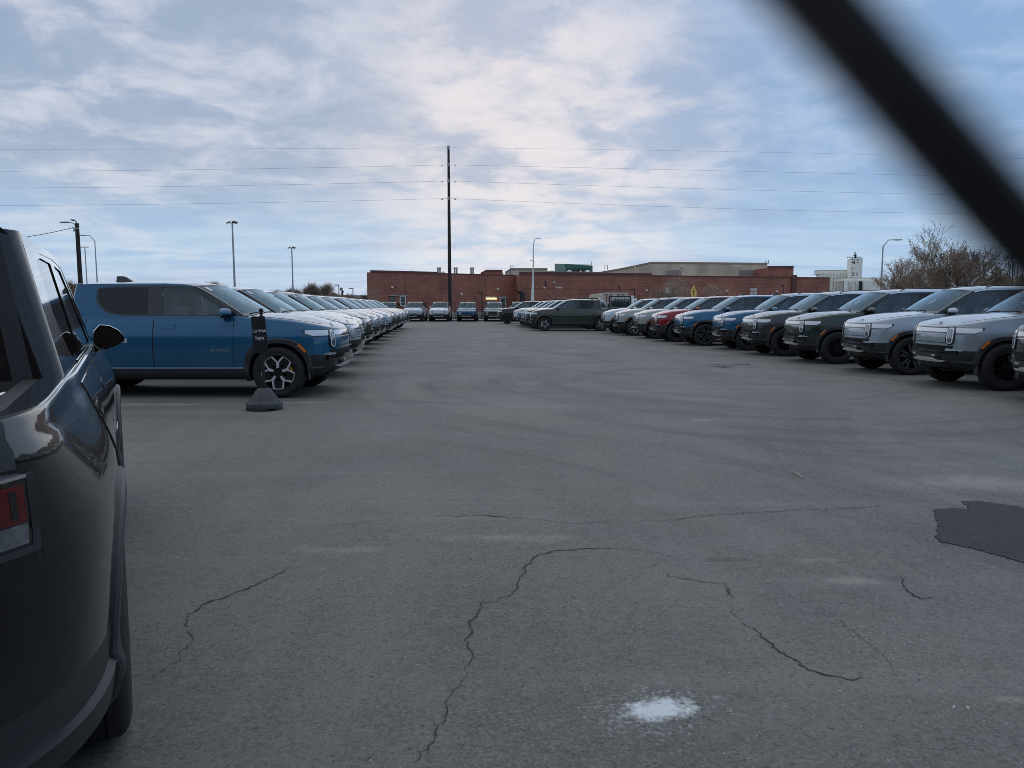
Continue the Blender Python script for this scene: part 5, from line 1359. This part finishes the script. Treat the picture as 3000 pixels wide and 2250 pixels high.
p = at(1732, 898, 60); m_ = MB(); m_.box(p.x - .9, p.x + .7, 60, 61, 0, 1.42, bev=.02); m_.box(p.x - .4, p.x + .2, 60.2, 60.9, 1.425, 1.6, bev=.02)
tag(m_.build('plywood_crate', pmat('raw_plywood', (.42, .31, .18), .8, var=.2), None), 'stack of tan plywood boxes behind the olive pickup bed', 'crate')
# pedestrian crossing sign
p = at(2032, 858, 58); r = empty('warning_sign', (p.x, 58, 0), R(52)); tag(r, 'yellow diamond pedestrian sign on a post above the red pickup', 'road sign')
s_ = .62; MB().prism(rrect(s_ * .72, s_ * .72, .05), lambda a_, b_, o: Vector(((a_ - b_) * .707, -o, p.z + (a_ + b_) * .707)), 0, .01).build('sign_panel', pmat('sign_yellow', (.80, .48, .015), .4, var=.05), r)
fig = MB(); fz = lambda pl: fig.prism(pl, lambda a_, b_, o: Vector((a_, -.011 - o, p.z + b_)), 0, .003)
fz([(.0 + .06 * math.cos(t), .30 + .06 * math.sin(t)) for t in lin(0, 2 * PI * 11 / 12, 12)]); fz([(-.07, -.05), (.07, -.05), (.08, .22), (-.06, .22)]); fz([(-.06, -.05), (.02, -.05), (-.14, -.38), (-.20, -.36)]); fz([(.0, -.05), (.07, -.05), (.20, -.36), (.13, -.38)]); fz([(.07, .2), (.08, .12), (.20, .02), (.22, .06)]); fz([(-.06, .2), (-.05, .12), (-.18, .0), (-.20, .05)])
fig.build('walking_figure', DK, r, 0)
MB().tube([(0, .03, 0), (0, .03, p.z + .7)], .03, 8).build('post', GALV, r)

# brick workshop on the near side of the fence, mirrored in the black paint
mb = MB(); mb.box(-34, 14, -16, -7, -.2, 6.2)
tag(mb.build('brick_workshop', pmat('dark_brown_brick', (.095, .050, .036), .85, var=.3, scale=6), None, 0), 'dark brown brick workshop mirrored in the paint of the near black pickup', 'building')
# ---------------------------------------------------------------- trees
BARK = pmat('bare_bark', (.33, .25, .18), .9, var=.3, scale=6)
BARKD = pmat('dark_bark', (.23, .18, .14), .9, var=.3, scale=6)
SEED = pmat('dry_seed_heads', (.070, .048, .034), .9, var=.4, scale=9)
DRYF = pmat('dry_foliage', (.24, .155, .095), .9, var=.4, scale=9)
EVER = pmat('evergreen_leaf', (.030, .036, .020), .8, var=.5, scale=5)
def bare_tree(loc, H, spread, seed, lab, depth=5, trunk_r=None, bark=None, pods=0, first=.25, stems=1, group='bare trees', up=.35, name='bare_tree', podm=None, nk=(2, 4), ps=.09, rmin=None, spray=4, sl=.5, sw=.008):
    rnd = random.Random(seed); r = empty(name, loc); tag(r, lab, 'tree', group); T, C, Pd = MB(), MB(), MB(); bark = bark or BARK
    tr = trunk_r or H * .022
    def grow(p, d, L, rad, lv):
        n = 4 if lv < 3 else 3; pts = [p]; rads = [rad]; q = p; dd = d
        for i in range(n):
            dd = (dd + Vector((rnd.gauss(0, .16), rnd.gauss(0, .16), rnd.gauss(0, .10) + .10 * up))).normalized(); q = q + dd * L / n; pts.append(q); rads.append(rad * (1 - .55 * (i + 1) / n))
        (T if lv == 0 else C).tube(pts, rads, 8 if lv == 0 else (5 if lv < 3 else 3), 0, lv == 0)
        if lv >= depth:
            for _ in range(spray):
                t = (dd + Vector((rnd.gauss(0, .7), rnd.gauss(0, .7), rnd.gauss(.15, .6)))).normalized(); w = t.orthogonal().normalized() * sw; l = sl * rnd.uniform(.5, 1.3); st_ = pts[rnd.randint(1, len(pts) - 1)]; m2 = st_ + t * l * .5 + Vector((rnd.gauss(0, .06), rnd.gauss(0, .06), .05)) * l
                C.add([st_ - w, st_ + w, m2 + w * .7, st_ + t * l, m2 - w * .7], [(0, 1, 2, 4), (4, 2, 3)])
            if pods and rnd.random() < pods:
                for _ in range(rnd.randint(2, 4)):
                    c = q + Vector((rnd.gauss(0, ps), rnd.gauss(0, ps), rnd.gauss(0, ps))); s = rnd.uniform(.5, 1.2) * ps; u = Vector((rnd.gauss(0, 1), rnd.gauss(0, 1), rnd.gauss(0, 1))).normalized(); w = u.orthogonal().normalized()
                    Pd.add([c - u * s, c + w * s * .6, c + u * s, c - w * s * .6], [(0, 1, 2, 3)])
            return
        k = rnd.randint(*nk)
        for j in range(k):
            i = len(pts) - 1 if j == 0 else rnd.randint(1, len(pts) - 1)
            az = rnd.uniform(0, 2 * PI); s = rnd.uniform(.45, 1.0) * spread
            side = dd.orthogonal().normalized(); side.rotate(Matrix.Rotation(az, 3, dd))
            nd = (dd + side * s + Vector((0, 0, up * .35))).normalized()
            grow(pts[i], nd, L * rnd.uniform(.62, .88), max(rmin or (.014 if H < 12 else .022), rads[i] * rnd.uniform(.58, .78)), lv + 1)
    for s in range(stems):
        a = 2 * PI * s / stems + rnd.random(); tilt = .38 if stems > 1 else .05
        d = Vector((math.cos(a) * tilt, math.sin(a) * tilt, 1)).normalized(); grow(Vector((math.cos(a), math.sin(a), 0)) * (.15 if stems > 1 else 0), d, H * first * 1.1, tr * (1 if stems == 1 else .7), 0)
    mz = max(v[2] for v in (C.v + T.v)); k = H / mz
    for m_ in (T, C, Pd): m_.v = [(x * k, y * k, z * k) for x, y, z in m_.v]
    T.build('trunk', bark, r, 60, False); C.build('crown', bark, r, 60, False)
    if Pd.f: Pd.build('seed_heads', podm or SEED, r, 0, False)
    return r
def tree_at(px, top, Y, *a, **k):
    p = at(px, top, Y); return bare_tree((p.x, Y, 0), p.z, *a, **k)
tree_at(2780, 640, 46, .40, 21, 'large multi stemmed bare tree with brown seed clusters, right of the street lamp', depth=6, pods=.5, stems=7, first=.22, trunk_r=.11, nk=(2, 4), ps=.05, rmin=.010, spray=1, sl=.4, sw=.006)
tree_at(2660, 725, 50, .55, 22, 'smaller crooked bare tree left of the large bare tree, before the white elevator', depth=6, pods=.3, stems=4, first=.24, trunk_r=.15, nk=(2, 4), ps=.05, rmin=.010, spray=2, sl=.4, sw=.007)
tree_at(2890, 758, 60, .6, 23, 'rusty brown leafed tree right of the large bare tree', depth=5, pods=1., stems=3, podm=DRYF, bark=BARKD, ps=.16, nk=(2, 4))
tree_at(2965, 785, 66, .7, 27, 'low dark reddish bare tree at the right edge below the steel masts', depth=5, pods=1., stems=3, podm=DRYF, bark=BARKD, ps=.16, nk=(2, 4))
tree_at(2440, 838, 80, .7, 24, 'low grey bare tree before the left silos of the elevator', depth=5, bark=BARK, stems=3, nk=(2, 4))
tree_at(2520, 845, 82, .75, 29, 'low brownish bare shrub tree under the right silos', depth=5, bark=BARKD, stems=4, nk=(2, 4))
tree_at(2600, 838, 70, .8, 30, 'low red brown bare shrub behind the bent arm street lamp at right', depth=5, bark=BARKD, stems=4, nk=(2, 4))
tree_at(2030, 792, 78, .75, 25, 'pale bare tree against the brick wall behind the yellow sign', depth=6, stems=2, first=.24, trunk_r=.12, nk=(2, 3))
tree_at(1955, 832, 84, .8, 26, 'low brown bare thicket left of the pale bare tree by the brick wall', depth=5, bark=BARKD, stems=6, nk=(2, 4))
tree_at(930, 818, 150, .95, 31, 'broad rounded bare tree above the left row, right of a floodlight pole', depth=6, bark=BARKD, first=.2, trunk_r=.3, nk=(3, 4), pods=0, rmin=.03, up=.15, spray=7, sl=1.3, sw=.022)
tree_at(870, 832, 155, .85, 32, 'rounded bare tree behind the shorter floodlight pole at left', depth=6, bark=BARKD, first=.2, trunk_r=.3, nk=(3, 4), pods=0, rmin=.03, up=.15, spray=7, sl=1.3, sw=.022)
tree_at(820, 842, 160, .9, 33, 'lowest bare tree at the left end of the round bare clump', depth=6, bark=BARKD, first=.2, trunk_r=.25, nk=(3, 4), rmin=.03, up=.15, spray=7, sl=1.3, sw=.022)
tree_at(640, 816, 120, .8, 34, 'small grey bare tree top above the silver roof at left', depth=6, nk=(3, 4), rmin=.03, spray=6, sl=1., sw=.02)
tree_at(205, 812, 60, .8, 35, 'bare tree top seen just left of the bright blue cab roof', depth=5, nk=(2, 4), pods=.5, podm=DRYF, ps=.12)
tree_at(985, 850, 140, .8, 36, 'small bare tree left of the small white and black sign', depth=6, nk=(2, 4), rmin=.03, spray=6, sl=.9, sw=.02)
tree_at(1012, 856, 142, .8, 37, 'small brown bare tree right of the white and black sign', depth=5, bark=BARKD, pods=.6, podm=DRYF, ps=.2, nk=(2, 4))
tree_at(1074, 845, 130, .8, 38, 'small bare tree against the left corner of the brick building', depth=5, nk=(2, 4), pods=.3, ps=.1)
tree_at(1100, 838, 90, .6, 39, 'thin bare tree against the left end of the brick wall', depth=5, nk=(2, 4), first=.3)
def evergreen(px, top, Y, w_px, seed, lab):
    rnd = random.Random(seed); p = at(px, top, Y); w = w_px / FPX * Y / 2; H = p.z; r = empty('evergreen_tree', (p.x, Y, 0)); tag(r, lab, 'tree')
    MB().tube([(0, 0, 0), (0, 0, H * .8)], [.14, .05], 8).build('trunk', BARKD, r)
    m_ = MB(); cl = [(Vector((rnd.gauss(0, .5) * w, rnd.gauss(0, .5) * w, rnd.uniform(.15, .95) * H)), rnd.uniform(.25, .5) * w) for _ in range(46)]
    for c, s in cl:
        k = math.sqrt(max(.05, 1 - (c.z / H) ** 1.6)); c.x *= k; c.y *= k
        for _ in range(90):
            q = c + Vector((rnd.gauss(0, .45), rnd.gauss(0, .45), rnd.gauss(0, .45))) * s; u = Vector((rnd.gauss(0, 1), rnd.gauss(0, 1), rnd.gauss(0, 1) + .6)).normalized(); v = u.orthogonal().normalized(); l = rnd.uniform(.06, .16)
            m_.add([q - u * l, q + v * l * .35, q + u * l, q - v * l * .35], [(0, 1, 2, 3)])
    m_.build('crown', EVER, r, 0, False)
evergreen(2760, 790, 51, 95, 3, 'dark green rounded evergreen behind the large bare tree')
evergreen(2710, 840, 53, 50, 4, 'low dark evergreen bush left of the larger evergreen')
evergreen(1003, 848, 138, 8, 5, 'tiny dark conifer just right of the lot lamp at left')
# distant tree line closing the horizon
m_ = MB(); rnd = random.Random(3)
for k in range(2600):
    x = rnd.uniform(-420, 420); y = rnd.uniform(380, 430); h = 3 + 4 * abs(noise.noise(Vector((x * .03, 0, 0)))) + rnd.uniform(0, 2); a = rnd.uniform(-.6, .6); w = rnd.uniform(.3, 1.4)
    m_.add([(x - w, y, 0), (x + w, y, 0), (x + w * .8 + a, y, h * .7), (x + a, y, h), (x - w * .7 + a, y, h * .8)], [(0, 1, 2, 3, 4)])
tag(m_.build('distant_trees', pmat('far_brush', (.11, .095, .08), .95, var=.3, scale=.2), None, 0, False), kind='stuff')

# ---------------------------------------------------------------- sky, sun, camera
def make_world():
    w = bpy.data.worlds.new('World'); sc.world = w; w.use_nodes = True; N, L = w.node_tree.nodes, w.node_tree.links
    bg = N['Background']; bg.inputs['Strength'].default_value = .10
    sky = N.new('ShaderNodeTexSky'); sky.sky_type = 'NISHITA'; sky.sun_disc = False; sky.sun_elevation = R(24); sky.sun_rotation = R(-2); sky.air_density = 1.2; sky.dust_density = .6
    tc = N.new('ShaderNodeTexCoord'); D_ = tc.outputs['Generated']; sp = N.new('ShaderNodeSeparateXYZ'); L.new(D_, sp.inputs[0])
    def ma(op, a, b=None, c=None):
        n = N.new('ShaderNodeMath'); n.operation = op
        for i, q in enumerate((a, b, c)):
            if q is None: continue
            if isinstance(q, (int, float)): n.inputs[i].default_value = q
            else: L.new(q, n.inputs[i])
        return n.outputs[0]
    def mr(v, a, b, c=0., d=1., smooth=True):
        n = N.new('ShaderNodeMapRange'); n.interpolation_type = 'SMOOTHSTEP' if smooth else 'LINEAR'
        for k, q in zip(('From Min', 'From Max', 'To Min', 'To Max'), (a, b, c, d)): n.inputs[k].default_value = q
        L.new(v, n.inputs['Value']); return n.outputs['Result']
    def nz(vec, scale, det=6, rough=.55, dist=0.):
        n = N.new('ShaderNodeTexNoise'); n.inputs['Scale'].default_value = scale; n.inputs['Detail'].default_value = det; n.inputs['Roughness'].default_value = rough; n.inputs['Distortion'].default_value = dist
        L.new(vec, n.inputs['Vector']); return n.outputs['Fac']
    def mix(f, a, b, mode='MIX'):
        n = N.new('ShaderNodeMix'); n.data_type = 'RGBA'; n.blend_type = mode
        for k, q in (('Factor', f), ('A', a), ('B', b)):
            if isinstance(q, tuple): n.inputs[k].default_value = (*q, 1)
            elif isinstance(q, (int, float)): n.inputs[k].default_value = q
            else: L.new(q, n.inputs[k])
        return n.outputs['Result']
    z = ma('MAXIMUM', sp.outputs['Z'], .0)
    def plane(off, sx=1., sy=1., rot=0.):
        zz = ma('ADD', z, off); c = N.new('ShaderNodeCombineXYZ')
        L.new(ma('DIVIDE', sp.outputs['X'], zz), c.inputs['X']); L.new(ma('DIVIDE', sp.outputs['Y'], zz), c.inputs['Y'])
        m = N.new('ShaderNodeMapping'); m.inputs['Scale'].default_value = (sx, sy, 1); m.inputs['Rotation'].default_value = (0, 0, rot); L.new(c.outputs[0], m.inputs['Vector']); return m.outputs[0]
    pv = plane(.19); pv2 = plane(.07, .45, 1., R(8))
    n1 = nz(pv, 1.0, 7, .54, .4); n2 = nz(pv, 3.2, 8, .60, .3); n3 = nz(pv, 10., 7, .62, .3)
    c = ma('ADD', ma('ADD', ma('MULTIPLY', n1, .38), ma('MULTIPLY', n2, .40)), ma('MULTIPLY', n3, .22))
    cl = mr(c, .37, .69)
    # tone of the cloud deck: cool slate in the thick parts, pale where light leaks through
    col = mix(cl, (2.65, 3.4, 4.75), (4.2, 4.7, 5.85))
    bright = mr(ma('ADD', ma('MULTIPLY', n2, .6), ma('MULTIPLY', n3, .4)), .53, .70)
    col = mix(ma('MULTIPLY', bright, .26), col, (5.9, 5.95, 6.5))
    # bluer and thinner towards the right, greyer and warmer left
    rt = mr(ma('ADD', sp.outputs['X'], ma('MULTIPLY', n1, .25)), .02, .62)
    blue = mix(mr(n2, .4, .62), (1.9, 3.45, 6.0), (3.0, 4.5, 6.9))
    col = mix(ma('MULTIPLY', rt, .68), col, blue)
    # low band of clear blue with stretched streaks
    st = nz(pv2, 1.1, 7, .6, .3); low = mr(ma('ADD', z, ma('MULTIPLY', ma('SUBTRACT', n1, .5), .10)), .19, .06)
    lowc = mix(mr(st, .44, .60), (3.0, 4.6, 6.8), (3.9, 5.4, 7.2))
    lowc = mix(mr(st, .42, .36), lowc, (2.8, 4.05, 6.0))
    col = mix(ma('MULTIPLY', low, .88), col, lowc)
    hz_ = mr(z, .05, .0); col = mix(ma('MULTIPLY', hz_, .45), col, (3.6, 5.1, 7.4))
    # warm break in the clouds above the tall pole
    dv = N.new('ShaderNodeVectorMath'); dv.operation = 'DOT_PRODUCT'; L.new(D_, dv.inputs[0]); dv.inputs[1].default_value = Vector((.03, .975, .20)).normalized()
    gl_ = ma('MULTIPLY', mr(dv.outputs['Value'], .955, 1.), mr(n2, .36, .60, .2, 1.))
    col = mix(ma('MULTIPLY', gl_, .68), col, (7.6, 6.9, 6.9))
    dv2 = N.new('ShaderNodeVectorMath'); dv2.operation = 'DOT_PRODUCT'; L.new(D_, dv2.inputs[0]); dv2.inputs[1].default_value = Vector((-.55, .78, .42)).normalized()
    col = mix(ma('MULTIPLY', mr(dv2.outputs['Value'], .86, 1.), ma('MULTIPLY', mr(n2, .45, .62), .45)), col, (6.9, 6.8, 7.2))
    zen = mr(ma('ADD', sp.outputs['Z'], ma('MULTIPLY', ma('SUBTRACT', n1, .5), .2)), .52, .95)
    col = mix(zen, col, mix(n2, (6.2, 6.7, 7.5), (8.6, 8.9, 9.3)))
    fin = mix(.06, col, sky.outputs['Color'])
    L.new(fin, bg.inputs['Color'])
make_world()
sun = bpy.data.lights.new('sun', 'SUN'); sun.energy = .5; sun.angle = R(140); sun.color = (1., .97, .93)
so = bpy.data.objects.new('sun', sun); COL.objects.link(so); so.rotation_euler = (R(-(90 - 24)), 0, R(2)); so.location = (0, 60, 40)

cam = bpy.data.cameras.new('camera'); co = bpy.data.objects.new('camera', cam); COL.objects.link(co)
co.location = (0, 0, HC); co.rotation_euler = (PI / 2 - TH, 0, 0)
cam.sensor_width = 36; cam.lens = 36 * FPX / 3000; cam.clip_start = .004; cam.clip_end = 3000
cam.dof.use_dof = True; cam.dof.focus_distance = 11.; cam.dof.aperture_fstop = cam.lens / 2.1
sc.camera = co
vs_ = sc.view_settings; vs_.view_transform = 'Standard'; vs_.look = 'None'; vs_.exposure = .22; vs_.gamma = 1.
sc.cycles.pixel_filter_type = 'BLACKMAN_HARRIS'; sc.cycles.filter_width = .85
sc.cycles.use_denoising = True; sc.cycles.denoising_input_passes = 'RGB_ALBEDO_NORMAL'; sc.cycles.denoising_prefilter = 'NONE'; sc.cycles.max_bounces = 7; sc.cycles.transparent_max_bounces = 12; sc.cycles.glossy_bounces = 4; sc.cycles.diffuse_bounces = 3
sc.cycles.sample_clamp_indirect = 6
